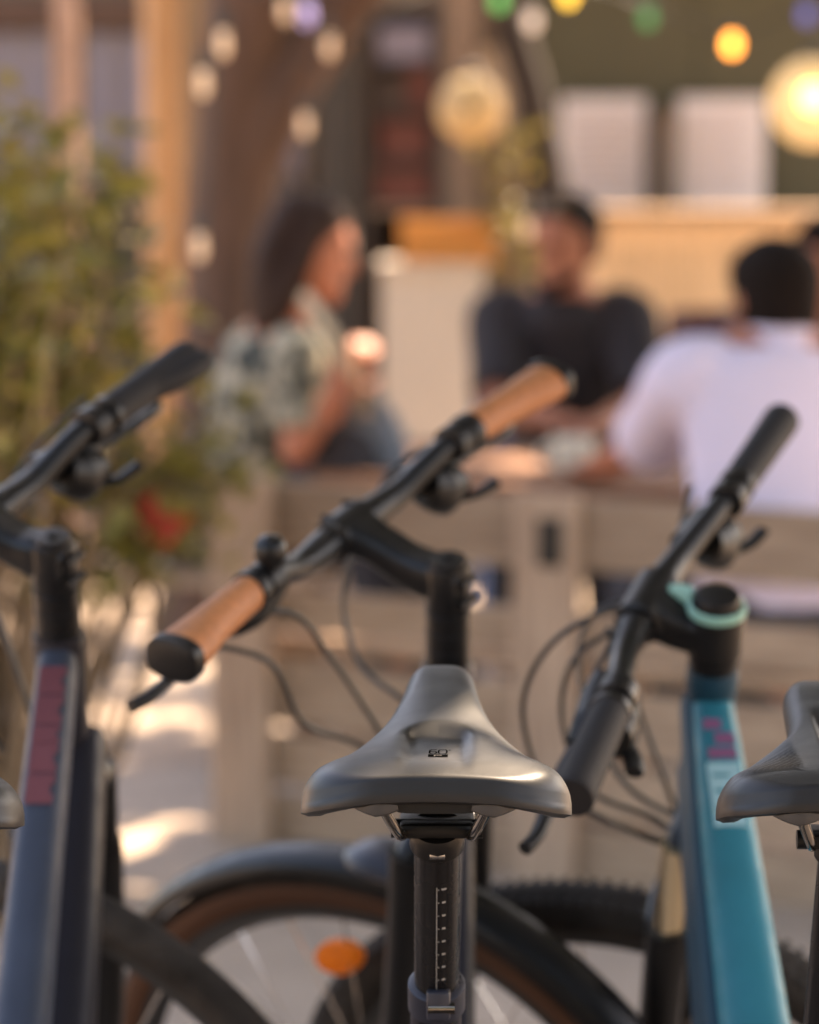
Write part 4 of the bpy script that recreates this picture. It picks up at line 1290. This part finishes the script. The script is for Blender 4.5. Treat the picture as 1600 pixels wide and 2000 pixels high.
for sx, k, ft in zip((1, -1), kn, fts):
    g.tube([hip + r2 * sx * .085, k], [.100, .074], 16, 3, roundcap=True)
    g.tube([k, ft], [.072, .055], 16, 3)
    part('shoe', G().tube([ft + Vector((0, 0, -.045)) - f2 * .05, ft + Vector((0, 0, -.048)) + f2 * .08, ft + Vector((0, 0, -.055)) + f2 * .18], [(.040, .040), (.043, .038), (.032, .028)], 16, 4, side=r2, roundcap=True), M_blackc, wom)
g.tube([hip + Vector((0, 0, -.07)), hip + Vector((0, 0, .03))], [(.170, .14), (.165, .13)], 20, 1, side=r2)
add_mesh('trousers', g, M_dark, wom, .012, 4)
g = G(); hair_cap(g, T, vol=.006, back=-.07)
g.tube([T(0, -.070, .06), T(0, -.088, -.03), T(.01, -.080, -.12), T(.01, -.070, -.20)], [(.066, .034), (.068, .040), (.058, .036), (.034, .024)], 18, 5, side=r2, roundcap=True)
for sx in (-1, 1):
    g.tube([T(sx * .07, -.02, .05), T(sx * .082, -.03, -.03), T(sx * .078, -.045, -.12), T(sx * .06, -.055, -.18)], [.026, .032, .032, .02], 12, 5, roundcap=True)
add_mesh('hair', g, M_hair, wom, .008, 3)

# pale denim bag beside her knee
bc = at(735, 868, 6.34)
bag = thing('shoulder_bag', (bc.x, bc.y, bc.z - .10), 'pale blue-grey cloth bag at the knee of the person in profile', 'bag')
part('bag_body', G().tube([bc + Vector((.01, 0, -.11)), bc + Vector((.01, 0, -.08)), bc + Vector((0, 0, .02)), bc + Vector((-.02, 0, .09))], [(.065, .04), (.075, .05), (.065, .045), (.04, .02)], 20, 5, side=(1, 0, 0), power=3), M_denim, bag)
part('strap', G().tube([bc + Vector((-.045, 0, .08)), bc + Vector((-.07, .0, .15)), bc + Vector((-.03, .0, .17)), bc + Vector((.01, 0, .085))], .007, 8, 5), M_denim, bag)

part('shoulder_strap', G().tube([at(592, 575, 6.22), at(640, 640, 6.18), at(690, 730, 6.2), bc + Vector((-.02, -.03, .07))], [(.016, .004)] * 4, 10, 5), mat('pale_strap', srgb(190, 176, 150), .8), bag)

# her bench
sc = Vector((at(560, 900, 6.45).x, 6.45, 0))
seat = thing('bench', sc, 'low backless bench under the person with long dark hair', 'bench')
for k in range(3):
    rbox(seat, 'seat_plank', Vector((-.04, -.115 + k * .115, .435)), (.56, .108, .03), M_wood_x, 0)
for sx in (-.10, .20):
    for sy in (-.13, .13):
        rbox(seat, 'leg', Vector((sx, sy, .21)), (.06, .05, .42), M_wood_z, 0)
# dark backpack behind her
bp = at(385, 960, 6.40)
pk = thing('backpack', (bp.x, bp.y, .45), 'dark backpack on the low bench behind the person in profile', 'backpack')
part('pack_body', G().tube([Vector((bp.x, bp.y, .455)), Vector((bp.x, bp.y, .50)), Vector((bp.x + .005, bp.y, .62)), Vector((bp.x + .01, bp.y, .73))], [(.07, .06), (.085, .075), (.080, .07), (.045, .04)], 22, 4, roundcap=False, power=3), M_dark, pk)
part('pocket', G().tube([Vector((bp.x, bp.y - .075, .48)), Vector((bp.x, bp.y - .082, .56)), Vector((bp.x, bp.y - .07, .62))], [(.055, .02), (.055, .02), (.045, .012)], 16, 3, side=(1, 0, 0), power=3), M_blackc, pk)
part('top_loop', G().tube([Vector((bp.x - .02, bp.y, .73)), Vector((bp.x - .01, bp.y, .765)), Vector((bp.x + .03, bp.y, .765)), Vector((bp.x + .04, bp.y, .73))], .006, 8, 4), M_blackc, pk)

# --- fourth person at the right edge, mostly outside the picture
pc = at(1650, 900, 6.75)
man3 = thing('person', (pc.x, pc.y, 0), 'person with dark hair cut off by the right edge, beyond the lavender shirt', 'person')
f3 = Vector((-1, -.15, 0)).normalized(); r3 = f3.cross(Vector((0, 0, 1)))
hip = Vector((pc.x + .08, 6.85, .52)); neck = at(1665, 640, 6.78); hc = at(1632, 520, 6.76)
sA, sB = neck + r3 * .17 + Vector((0, 0, -.07)), neck - r3 * .17 + Vector((0, 0, -.07))
g = G()
g.tube([hip, hip.lerp(neck, .5), neck + Vector((0, 0, -.06))], [(.16, .11), (.14, .10), (.12, .085)], 20, 5, side=r3, roundcap=True)
g.tube([neck + Vector((0, 0, -.06)), neck + Vector((0, 0, .03)), hc + Vector((.015, 0, -.05))], [.080, .058, .056], 16, 3)
T = head_shape(g, hc, (-.95, -.25, -.15), 1.0)
arms3 = []
for a in (sA, sB):
    e = a + Vector((-.10, 0, -.25)); h = e + Vector((-.20, -.03, .0)); h.z = .73
    arms3.append((a, e, h))
    g.tube([a, a.lerp(e, .5), e], [.052, .046, .040], 14, 4, roundcap=True)
    g.tube([e, e.lerp(h, .4), h], [.040, .036, .026], 14, 4, roundcap=True)
    hand_shape(g, h, h - e, (0, 0, -1), .4)
kn = [hip + f3 * .42 + r3 * sx * .11 for sx in (-1, 1)]
for sx, k in zip((-1, 1), kn):
    ft = Vector((k.x, k.y, .09))
    g.tube([hip + r3 * sx * .09, k], [.085, .058], 14, 3, roundcap=True)
    g.tube([k, k.lerp(ft, .35), ft], [.056, .055, .036], 14, 3, roundcap=True)
    g.tube([ft + Vector((0, 0, -.03)), ft + f3 * .16 + Vector((0, 0, -.055))], [.036, .028], 12, 3, roundcap=True)
add_mesh('body', g, M_skin2, man3, .008)
eyes(man3, T, M_eye)
g = G()
g.tube([hip + Vector((0, 0, -.03)), hip.lerp(neck, .25), hip.lerp(neck, .55), hip.lerp(neck, .8), neck + Vector((0, 0, -.05)), neck + Vector((0, 0, -.012))], [(.165, .13), (.160, .125), (.180, .125), (.190, .115), (.130, .092), (.080, .072)], 28, 5, side=r3)
for a, e, h in arms3:
    g.tube([a.lerp(neck, .35) + Vector((0, 0, -.02)), a, a.lerp(e, .5), a.lerp(e, .86)], [.078, .080, .072, .072], 20, 4)
add_mesh('shirt', g, fabric('maroon_cloth', srgb(84, 44, 44)), man3, .010, 6)
g = G()
for sx, k in zip((-1, 1), kn):
    g.tube([hip + r3 * sx * .085, k], [.105, .078], 16, 3, roundcap=True)
    g.tube([k, Vector((k.x, k.y, .07))], [.076, .058], 16, 3)
g.tube([hip + Vector((0, 0, -.06)), hip + Vector((0, 0, .04))], [(.175, .13), (.165, .13)], 20, 1, side=r3)
add_mesh('trousers', g, M_dark, man3, .012, 4)
g = G(); hair_cap(g, T, vol=.020, back=-.06)
add_mesh('hair', g, M_hair2, man3, .008, 3)

# chairs
def chair(loc, yaw, m, label, backw=.46, backtop=.98, backlow=.55):
    c = thing('chair', loc, label, 'chair', 'chairs at the table')
    Rm = Matrix.Rotation(yaw, 3, 'Z')
    P_ = lambda x, y, z: Vector(loc) + Rm @ Vector((x, y, z))
    o = part('seat', G().tube([P_(0, -.20, .455), P_(0, 0, .45), P_(0, .20, .455)], [(.21, .014), (.22, .016), (.20, .014)], 24, 4, side=Rm @ Vector((1, 0, 0)), power=4), m, c)
    g = G(); rg = []
    for z in np.linspace(backlow, backtop, 8):
        k = (z - backlow) / (backtop - backlow)
        hw = backw / 2 * (.94 + .06 * math.sin(k * math.pi))
        ring = []
        for x in np.linspace(-1, 1, 9):
            ring.append(P_(x * hw, -.22 - .05 * k + .05 * x * x, z))
        for x in np.linspace(1, -1, 9):
            ring.append(P_(x * hw, -.238 - .05 * k + .05 * x * x, z))
        rg.append(ring)
    part('backrest', g.rings(rg), m, c)
    for sx in (-1, 1):
        part('back_post', G().tube([P_(sx * .19, -.20, .45), P_(sx * .19, -.205, backlow + .06)], .012, 10, 1), m, c)
        for sy in (-1, 1):
            part('leg', G().tube([P_(sx * .17, sy * .16, .45), P_(sx * .20, sy * .21, .0)], [.014, .011], 10, 1), m, c)
    return c
M_bluech = mat('blue_chair', srgb(72, 100, 140), .5)
M_maroon = mat('maroon_chair', srgb(78, 34, 34), .5)
chair((at(1085, 700, 7.52).x, 7.52, 0), math.pi, M_bluech, 'blue chair with wide back behind the person in black', .43, .92, .55)
chair((at(1385, 650, 7.9).x, 8.1, 0), math.pi * .95, M_maroon, 'dark red chair behind the shoulder of the lavender shirt', .24, .93, .6)

# ------------------------------------------------------------------ post, string lights
pp = at(318, 300, 9.6)
post = thing('wooden_post', (pp.x, 9.6, 0), 'thick pale pine post standing left of the tree trunk', 'post')
part('post_shaft', G().box((pp.x, 9.6, 1.6), (.105, .105, 3.2), Matrix.Rotation(R(24), 3, 'Z') , .006), M_post, post, False)
part('post_base', G().box((pp.x, 9.6, .05), (.2, .2, .10), Matrix.Rotation(R(28), 3, 'Z'), .01), M_satin, post, False)
p2 = at(132, 150, 9.0)
post2 = thing('wooden_post', (p2.x, 9.0, 0), 'slim pinkish post in front of the far left windows', 'post')
part('post_shaft', G().box((p2.x, 9.0, 1.5), (.072, .072, 3.0), None, .006), M_post2, post2, False)
part('post_foot', G().box((p2.x, 9.0, .03), (.13, .13, .06), None, .01), M_satin, post2, False)
p3 = at(394, 300, 9.3)
post3 = thing('wooden_post', (p3.x, 9.3, 0), 'dull olive-brown post between the pine post and the trunk', 'post')
part('post_shaft', G().box((p3.x, 9.3, 1.5), (.10, .10, 3.0), None, .006), M_bark2, post3, False)
part('post_foot', G().box((p3.x, 9.3, .03), (.13, .13, .06), None, .01), M_satin, post3, False)

M_wire = mat('light_wire', (.02, .018, .016), .6)
M_socket = mat('bulb_socket', (.02, .018, .016), .5)
def glow(name, c, s):
    return mat(name, c, .25, emit=(c, s))
def bulb(parent, p, c, s, r=.022, name='bulb'):
    g = G().lathe([(.004, .034), (.010, .030), (r * .75, .018), (r, .0), (r * .78, -.016), (.004, -.026)], 16, Matrix.Translation(p))
    b_ = part(name, g, glow('bulb_%d_%d_%d' % tuple(int(100 * q) for q in c) + '_%d' % int(10 * s), c, s), parent)
    part('socket', G().lathe([(.009, .028), (.012, .030), (.012, .060), (.008, .066)], 12, Matrix.Translation(p)), M_socket, b_)
    return b_
WARM = (1.0, .70, .46)  # clear bulbs are unlit: their glints are put in as weak emission
def string(name, label, pts, bulbs):
    pts = [Vector(p) for p in pts]
    o = thing(name, pts[0], label, 'string lights')
    part('wire', G().tube(pts, .004, 6, 8), M_wire, o)
    for p, c, s, r in bulbs:
        bulb(o, p, c, s, r)
    return o
# hanging beside the pine post
string('string_lights', 'string of clear bulbs hanging down beside the thick pale post',
       [at(428, -60, 6.0), at(420, 120, 6.0), at(405, 330, 6.0), at(392, 520, 6.0), at(386, 690, 6.0)],
       [(at(436, 88, 6.0), WARM, 0.033, .013), (at(398, 165, 6.0), WARM, 0.043, .013), (at(390, 485, 6.0), WARM, 0.033, .013)])
string('string_lights', 'string of bulbs crossing in front of the tree at the top',
       [at(420, -40, 7.0), at(560, 5, 7.0), at(650, 78, 7.0), at(760, 20, 7.2), at(900, -50, 7.4)],
       [(at(558, 22, 7.0), WARM, 0.043, .013), (at(644, 92, 7.0), WARM, 0.047, .013), (at(600, 30, 7.05), (.5, .42, .8), .2, .018)])
string('string_lights', 'string of bulbs hanging over the person with long dark hair',
       [at(640, 60, 7.3), at(615, 170, 7.3), at(598, 240, 7.3), at(600, 300, 7.3)],
       [(at(596, 246, 7.3), WARM, 0.050, .013)])
string('string_lights', 'string of coloured bulbs along the top of the green wall',
       [at(880, -60, 8.6), at(975, -22, 8.6), at(1110, -34, 8.6), at(1265, 10, 8.6), at(1430, 62, 8.6), at(1575, 10, 8.6), at(1720, -40, 8.6)],
       [(at(975, 2, 8.6), (.10, .45, .12), .25, .020), (at(1110, -8, 8.6), (1.0, .65, .08), .5, .020), (at(1265, 36, 8.6), (.05, .30, .10), .12, .020),
        (at(1040, 42, 8.6), (1.0, .85, .75), .09, .020), (at(1430, 88, 8.6), (1.0, .36, .06), 1.3, .021), (at(1575, 30, 8.6), (.10, .12, .45), .15, .020)])
string('string_lights', 'short string of bulbs between the crate and the person in black',
       [at(1000, 330, 8.0), at(1015, 400, 8.0), at(1026, 440, 8.0), at(1010, 560, 8.0)],
       [(at(1028, 448, 8.0), WARM, 0.036, .013)])

# globe lamps
def globe(px, py, d, r, label, s, lit):
    c = at(px, py, d)
    o = thing('globe_lamp', c, label, 'lamp', 'round hanging lamps')
    part('cord', G().tube([c + Vector((0, 0, r)), c + Vector((0, 0, r + .9))], .004, 8, 1), M_wire, o)
    part('shade_cap', G().lathe([(.03, r - .012), (.034, r - .004), (.026, r + .02), (.008, r + .03)], 18, Matrix.Translation(c)), M_socket, o)
    sh = part('shade', G().lathe([(r * math.sin(a), -r * math.cos(a)) for a in np.linspace(.02, math.pi - .25, 20)], 32, Matrix.Translation(c), False),
              mat('lamp_shade_%d' % int(s * 100), srgb(196, 164, 116), .6, emit=((1.0, .70, .34), s)), o)
    if lit:
        part('bulb', G().ball(c + Vector((-.018, -r - .004, .012)), .040, 16, 10), glow('lamp_bulb', (1.0, .68, .22), .9), sh)
    return o
globe(920, 212, 9.0, .105, 'beige globe lamp hanging above the crate', .0, False)
globe(1590, 200, 8.4, .128, 'lit yellow globe lamp at the right edge', .10, True)

# ------------------------------------------------------------------ bar building behind
KD = 11.4
M_olive = mat('olive_wall_paint', srgb(84, 80, 60), .7, vary=.08, scale=2)
M_beam = wood('dark_brown_beam', srgb(78, 54, 42), srgb(96, 70, 54), 'x')
M_greywall = mat('grey_plaster', srgb(122, 106, 92), .9, vary=.1, scale=2)
M_darkdoor = mat('dark_door_paint', srgb(66, 58, 50), .5, vary=.1)
M_lavglass = mat('hazy_window', srgb(122, 118, 134), .25, vary=.12, scale=2)
M_board = mat('white_menu_board', srgb(232, 222, 222), .6, vary=.03, scale=6)
M_pale = mat('pale_cabinet_paint', srgb(190, 176, 160), .7, vary=.05, scale=4, bump=.1)
M_shelfd = mat('dark_shelf', srgb(58, 46, 40), .7, vary=.15)
M_redbox = mat('dark_red_box', srgb(88, 46, 38), .7, vary=.1)
xw = lambda px, d=KD: (px - 800) / FPX * d
bar = thing('bar_building', (0, KD, 0), 'low bar building with olive wall, dark door and grey windows', 'building')
def bbox(par, name, x0, x1, z0, z1, y0, y1, m, bev=.004):
    return part(name, G().box(((x0 + x1) / 2, (y0 + y1) / 2, (z0 + z1) / 2), (x1 - x0, y1 - y0, z1 - z0), None, bev), m, par, False)
# olive board wall on the right: upright panels
x = xw(1045)
while x < xw(1045) + 3.4:
    bbox(bar, 'wall_panel', x + .003, x + .637, .0, 2.52, KD, KD + .06, M_olive)
    x += .64
bbox(bar, 'back_wall', -4.2, 4.4, .0, 2.5, KD + .062, KD + .25, M_greywall)
bbox(bar, 'roof', -4.5, 4.8, 2.53, 2.70, KD - .25, KD + 3.0, M_beam)
bbox(bar, 'eaves_beam', -4.4, 4.7, 2.40, 2.528, KD - .20, KD - .08, M_beam)
# door and windows on the left part
d1 = bbox(bar, 'door', xw(622), xw(700), .02, 2.02, KD - .01, KD + .055, M_darkdoor)
bbox(d1, 'handle', xw(688), xw(694), .98, 1.10, KD - .05, KD - .012, M_steel)
for a, b in ((-60, 104), (172, 290), (515, 590)):
    z0, z1 = (1.38, 1.86) if a < 400 else (1.15, 1.62)
    w_ = bbox(bar, 'window', xw(a), xw(b), z0, z1, KD + .02, KD + .055, M_lavglass)
    n = max(2, int((b - a) / 45))
    for k in range(n + 1):
        xx = xw(a + (b - a) * k / n)
        bbox(w_, 'mullion', xx - .012, xx + .012, z0, z1, KD - .005, KD + .018, M_greywall)
    bbox(w_, 'sill', xw(a) - .04, xw(b) + .04, z0 - .05, z0 - .002, KD - .06, KD + .05, M_greywall)
bbox(bar, 'dark_plinth', xw(-700), xw(600), .0, 1.30, KD - .004, KD + .052, M_shelfd)
bbox(bar, 'lintel', xw(-700), xw(300), 1.875, 2.0, KD - .07, KD + .05, M_beam)
bbox(bar, 'pier', xw(872), xw(935), .0, 2.50, KD - .12, KD + .055, mat('pier_plaster', srgb(150, 124, 104), .9, vary=.1))
bbox(bar, 'light_panel', xw(925), xw(1000), 1.45, 1.80, KD - .02, KD + .05, mat('bright_panel', srgb(190, 170, 150), .8))

# menu boards
def menu(px0, px1, py0, py1, label):
    d = KD - .10
    c0, c1 = at(px0, py1, d), at(px1, py0, d)
    o = thing('menu_board', ((c0.x + c1.x) / 2, d, c0.z), label, 'menu board', 'menu boards on the olive wall')
    bbox(o, 'panel', c0.x, c1.x, c0.z, c1.z, d, d + .02, M_board)
    for k in range(9):
        z = c1.z - .07 - k * (c1.z - c0.z - .1) / 9
        bbox(o, 'printed_line', c0.x + .04, c1.x - .05 - .03 * (k % 3), z, z + .008, d - .002, d - .0005, mat('menu_print', srgb(160, 130, 128), .7), 0)
    return o
menu(1095, 1262, 190, 405, 'white menu board on the olive wall, nearest the dark trunk')
menu(1325, 1497, 190, 412, 'white menu board beside the lit yellow lamp')
# grey sign bracket / dispenser between the boards
dsp = at(1298, 400, KD - .15)
t_ = thing('dispenser', (dsp.x, dsp.y, dsp.z), 'grey upright dispenser between the two menu boards', 'dispenser')
part('dispenser_body', G().tube([dsp + Vector((0, 0, -.02)), dsp + Vector((0, 0, .25)), dsp + Vector((0, 0, .36))], [(.05, .05), (.05, .05), (.06, .06)], 18, 3, power=4), mat('grey_metal', srgb(104, 94, 88), .4, .6), t_)
part('dispenser_foot', G().lathe([(.07, 0), (.07, .02), (.03, .03)], 18, Matrix.Translation(dsp + Vector((0, 0, -.05)))), M_shelfd, t_)

# bar counter
CDp = 10.0
zc = at(1300, 428, CDp).z
cnt = thing('bar_counter', (xw(1380, CDp), CDp, 0), 'pale pine bar counter with upright boards under the menu boards', 'counter')
x0, x1 = xw(1150, CDp), xw(1150, CDp) + 1.6
bbox(cnt, 'counter_top', x0 - .05, x1 + .05, zc - .005, zc + .035, CDp - .12, CDp + .55, M_countertop)
x = x0
while x < x1:
    bbox(cnt, 'board', x + .002, x + .092, .02, zc - .008, CDp, CDp + .022 + random.uniform(0, .004), M_counter)
    x += .095
bbox(cnt, 'plinth', x0, x1, .0, .10, CDp - .012, CDp - .001, M_countertop)
bbox(cnt, 'frame_rail', x0, x1, zc - .09, zc - .009, CDp - .022, CDp - .001, M_counter)

# pale cabinet with crate
zk = at(850, 518, 9.2).z
cab = thing('cabinet', (xw(840, 9.2), 9.4, 0), 'pale plain cabinet standing behind the seated people', 'cabinet')
bbox(cab, 'cabinet_body', xw(745, 9.2), xw(945, 9.2), .05, zk - .02, 9.2, 9.65, M_pale)
bbox(cab, 'worktop', xw(738, 9.2), xw(952, 9.2), zk - .018, zk + .004, 9.17, 9.67, M_pale)
bbox(cab, 'plinth', xw(750, 9.2), xw(940, 9.2), .0, .048, 9.24, 9.62, M_shelfd)
bbox(cab, 'door_handle', xw(928, 9.2), xw(933, 9.2), zk - .22, zk - .10, 9.17, 9.197, M_steel)
crt = thing('crate', (xw(875, 9.3), 9.35, zk + .005), 'orange wooden crate on top of the pale cabinet', 'crate')
cx0, cx1 = xw(782, 9.3), xw(972, 9.3)
for k in range(3):
    z0 = zk + .008 + k * .047
    bbox(crt, 'slat', cx0, cx1, z0, z0 + .042, 9.26, 9.272, M_crate, .002)
    bbox(crt, 'slat', cx0, cx1, z0, z0 + .042, 9.44, 9.452, M_crate, .002)
    for xx in (cx0 + .001, cx1 - .013):
        bbox(crt, 'slat', xx, xx + .012, z0, z0 + .042, 9.273, 9.439, M_crate, .002)
for xx in (cx0 + .016, cx1 - .036):
    for yy in (9.274, 9.418):
        bbox(crt, 'corner_post', xx, xx + .02, zk + .006, zk + .150, yy, yy + .02, M_crate, .002)
bbox(crt, 'bottom_board', cx0 + .014, cx1 - .014, zk + .0055, zk + .014, 9.296, 9.416, M_crate, .001)

# shelf unit with dark red boxes
SDp = 10.6
zs = lambda py: at(800, py, SDp).z
sh = thing('shelf_unit', (xw(790, SDp), SDp, 0), 'dark shelf unit holding dark red boxes, beside the dark door', 'shelf')
sx0, sx1 = xw(712, SDp), xw(862, SDp)
for a, b in ((sx0, sx0 + .025), (sx1 - .025, sx1)):
    bbox(sh, 'upright', a, b, .0, 1.95, SDp, SDp + .35, M_shelfd)
bbox(sh, 'back_panel', sx0 + .026, sx1 - .026, .02, 1.93, SDp + .33, SDp + .349, M_shelfd)
shelfz = [zs(500), zs(402), zs(312), zs(215), zs(118)]
for k, z in enumerate(shelfz):
    bbox(sh, 'shelf_board', sx0 + .026, sx1 - .026, z - .024, z, SDp + .005, SDp + .329, M_greywall if k == 1 else M_shelfd)
for k, (pa, pb, zi, h, m, lb) in enumerate(((735, 842, 1, .13, M_redbox, 'dark red box on the shelf above the grey board'), (742, 838, 2, .14, M_redbox, 'dark red box on the third shelf of the dark unit'),
                                  (738, 790, 3, .12, M_shelfd, 'brown box on the fourth shelf of the dark unit'), (796, 845, 3, .15, M_redbox, 'narrow dark red box on the fourth shelf'), (740, 840, 4, .12, M_lavglass, 'grey-lavender box on the top shelf'))):
    b_ = thing('box', ((xw(pa, SDp) + xw(pb, SDp)) / 2, SDp + .15, shelfz[zi] + .001), lb, 'box', 'boxes on the shelf unit')
    bbox(b_, 'carton', xw(pa, SDp), xw(pb, SDp), shelfz[zi] + .001, shelfz[zi] + h, SDp + .03, SDp + .26, m)
    bbox(b_, 'lid', xw(pa, SDp) - .004, xw(pb, SDp) + .004, shelfz[zi] + h - .03, shelfz[zi] + h + .004, SDp + .026, SDp + .264, m)

# thin dark trunk in front of the boards
q = at(1042, 200, 9.6)
tr2 = thing('slim_tree', (q.x + .05, 9.6, 0), 'slim dark leaning trunk left of the menu boards', 'tree')
part('trunk', G().tube([(q.x + .12, 9.6, -.05), (q.x + .09, 9.6, .6), (q.x + .06, 9.6, 1.2), (q.x + .0, 9.6, 1.55), (q.x - .09, 9.6, 1.85), (q.x - .2, 9.6, 2.3), (q.x - .25, 9.55, 4.0)], [.09, .075, .066, .062, .058, .05, .03], 18, 6), mat('dark_bark', srgb(52, 42, 36), .9, vary=.3, scale=8, bump=.6), tr2)
vs, fs = leaf_cloud([(q.x - .25 + a, 9.6 + b, 4.1 + c) for a, b, c in rng.normal(0, .5, (26, 3))], 1800, .11, .2)
leaf_object('crown', vs, fs, M_leaf, tr2)
# potted plant right of the crate
pb = at(1000, 420, 9.3)
plant = thing('potted_plant', (xw(1010, 9.3), 9.3, 0), 'small yellow-green potted plant beside the crate', 'plant')
px_ = xw(985, 9.3)
part('pot', G().lathe([(.07, 0.0), (.10, .34), (.115, .36), (.115, .42), (.10, .42), (.09, .36), (.01, .35)], 24, Matrix.Translation((px_, 9.3, 0))), mat('grey_pot', srgb(110, 98, 88), .8), plant)
stems = G(); tw = []
for k in range(16):
    a = rng.uniform(0, 6.28); r_ = rng.uniform(.03, .10)
    top_ = (px_ + r_ * math.cos(a), 9.3 + r_ * math.sin(a), rng.uniform(1.0, 1.52))
    stems.tube([(px_, 9.3, .38), (px_ + r_ * .5 * math.cos(a), 9.3 + r_ * .5 * math.sin(a), .8), top_], .004, 6, 3)
    tw += [top_, tuple(np.array(top_) - np.array([0, 0, .15])), tuple(np.array(top_) - np.array([0, 0, .3]))]
part('stems', stems, M_bark2, plant)
vs, fs = leaf_cloud(tw, 170, .05, .05)
leaf_object('foliage', vs, fs, M_shrub, plant)

# ------------------------------------------------------------------ shrub at the left
def shrub(loc, tops, label, nleaf, size, name='shrub', leafy=.80, spread=.075):
    o = thing(name, loc, label, 'shrub', 'shrubs at the left')
    st = G(); tw = []
    for t in tops:
        t = Vector(t); b = Vector(loc) + Vector((rng.uniform(-.12, .12), rng.uniform(-.1, .1), 0))
        m1 = b.lerp(t, .5) + Vector((rng.normal(0, .05), rng.normal(0, .05), .06))
        st.tube([b, m1, t], [.010, .007, .003], 6, 5)
        for k in np.linspace(.28, 1.0, 9):
            q = b.lerp(m1, k * 2) if k < .5 else m1.lerp(t, k * 2 - 1)
            if q.z > leafy:
                tw.append(tuple(q))
    part('stems', st, M_bark2, o)
    vs, fs = leaf_cloud(tw, nleaf, size, spread)
    leaf_object('foliage', vs, fs, M_shrub, o)
    return o
tops = []
for k in range(46):
    px, py = rng.uniform(-260, 215), rng.uniform(215, 640)
    if px > 120:
        py = max(py, 330)
    tops.append(at(px, py, 5.0 + rng.normal(0, .22)))
shrub((-.82, 5.0, 0), tops, 'tall olive-green shrub at the left edge in front of the pale post', 1500, .058)
tops = [at(rng.uniform(150, 440), rng.uniform(790, 960), 5.05 + rng.normal(0, .15)) for k in range(20)]
low = shrub((-.74, 5.1, 0), tops, 'low leafy shrub with red flowers beside the bench', 420, .050, leafy=.62, spread=.05)
M_flower = mat('red_petals', srgb(176, 30, 28), .6, vary=.2)
for k, (px, py) in enumerate(((300, 985), (330, 1020), (285, 1025), (312, 1045), (345, 1000), (318, 1005), (298, 1008))):
    c = at(px, py, 4.95 + .03 * (k % 3)); g = G()
    for j in range(7):
        a = j / 7 * 6.28
        g.ball(c + Vector((.013 * math.cos(a), -.005 + .01 * math.sin(a * 2), .013 * math.sin(a))), (.012, .008, .012), 8, 5)
    part('flower', g, M_flower, low)
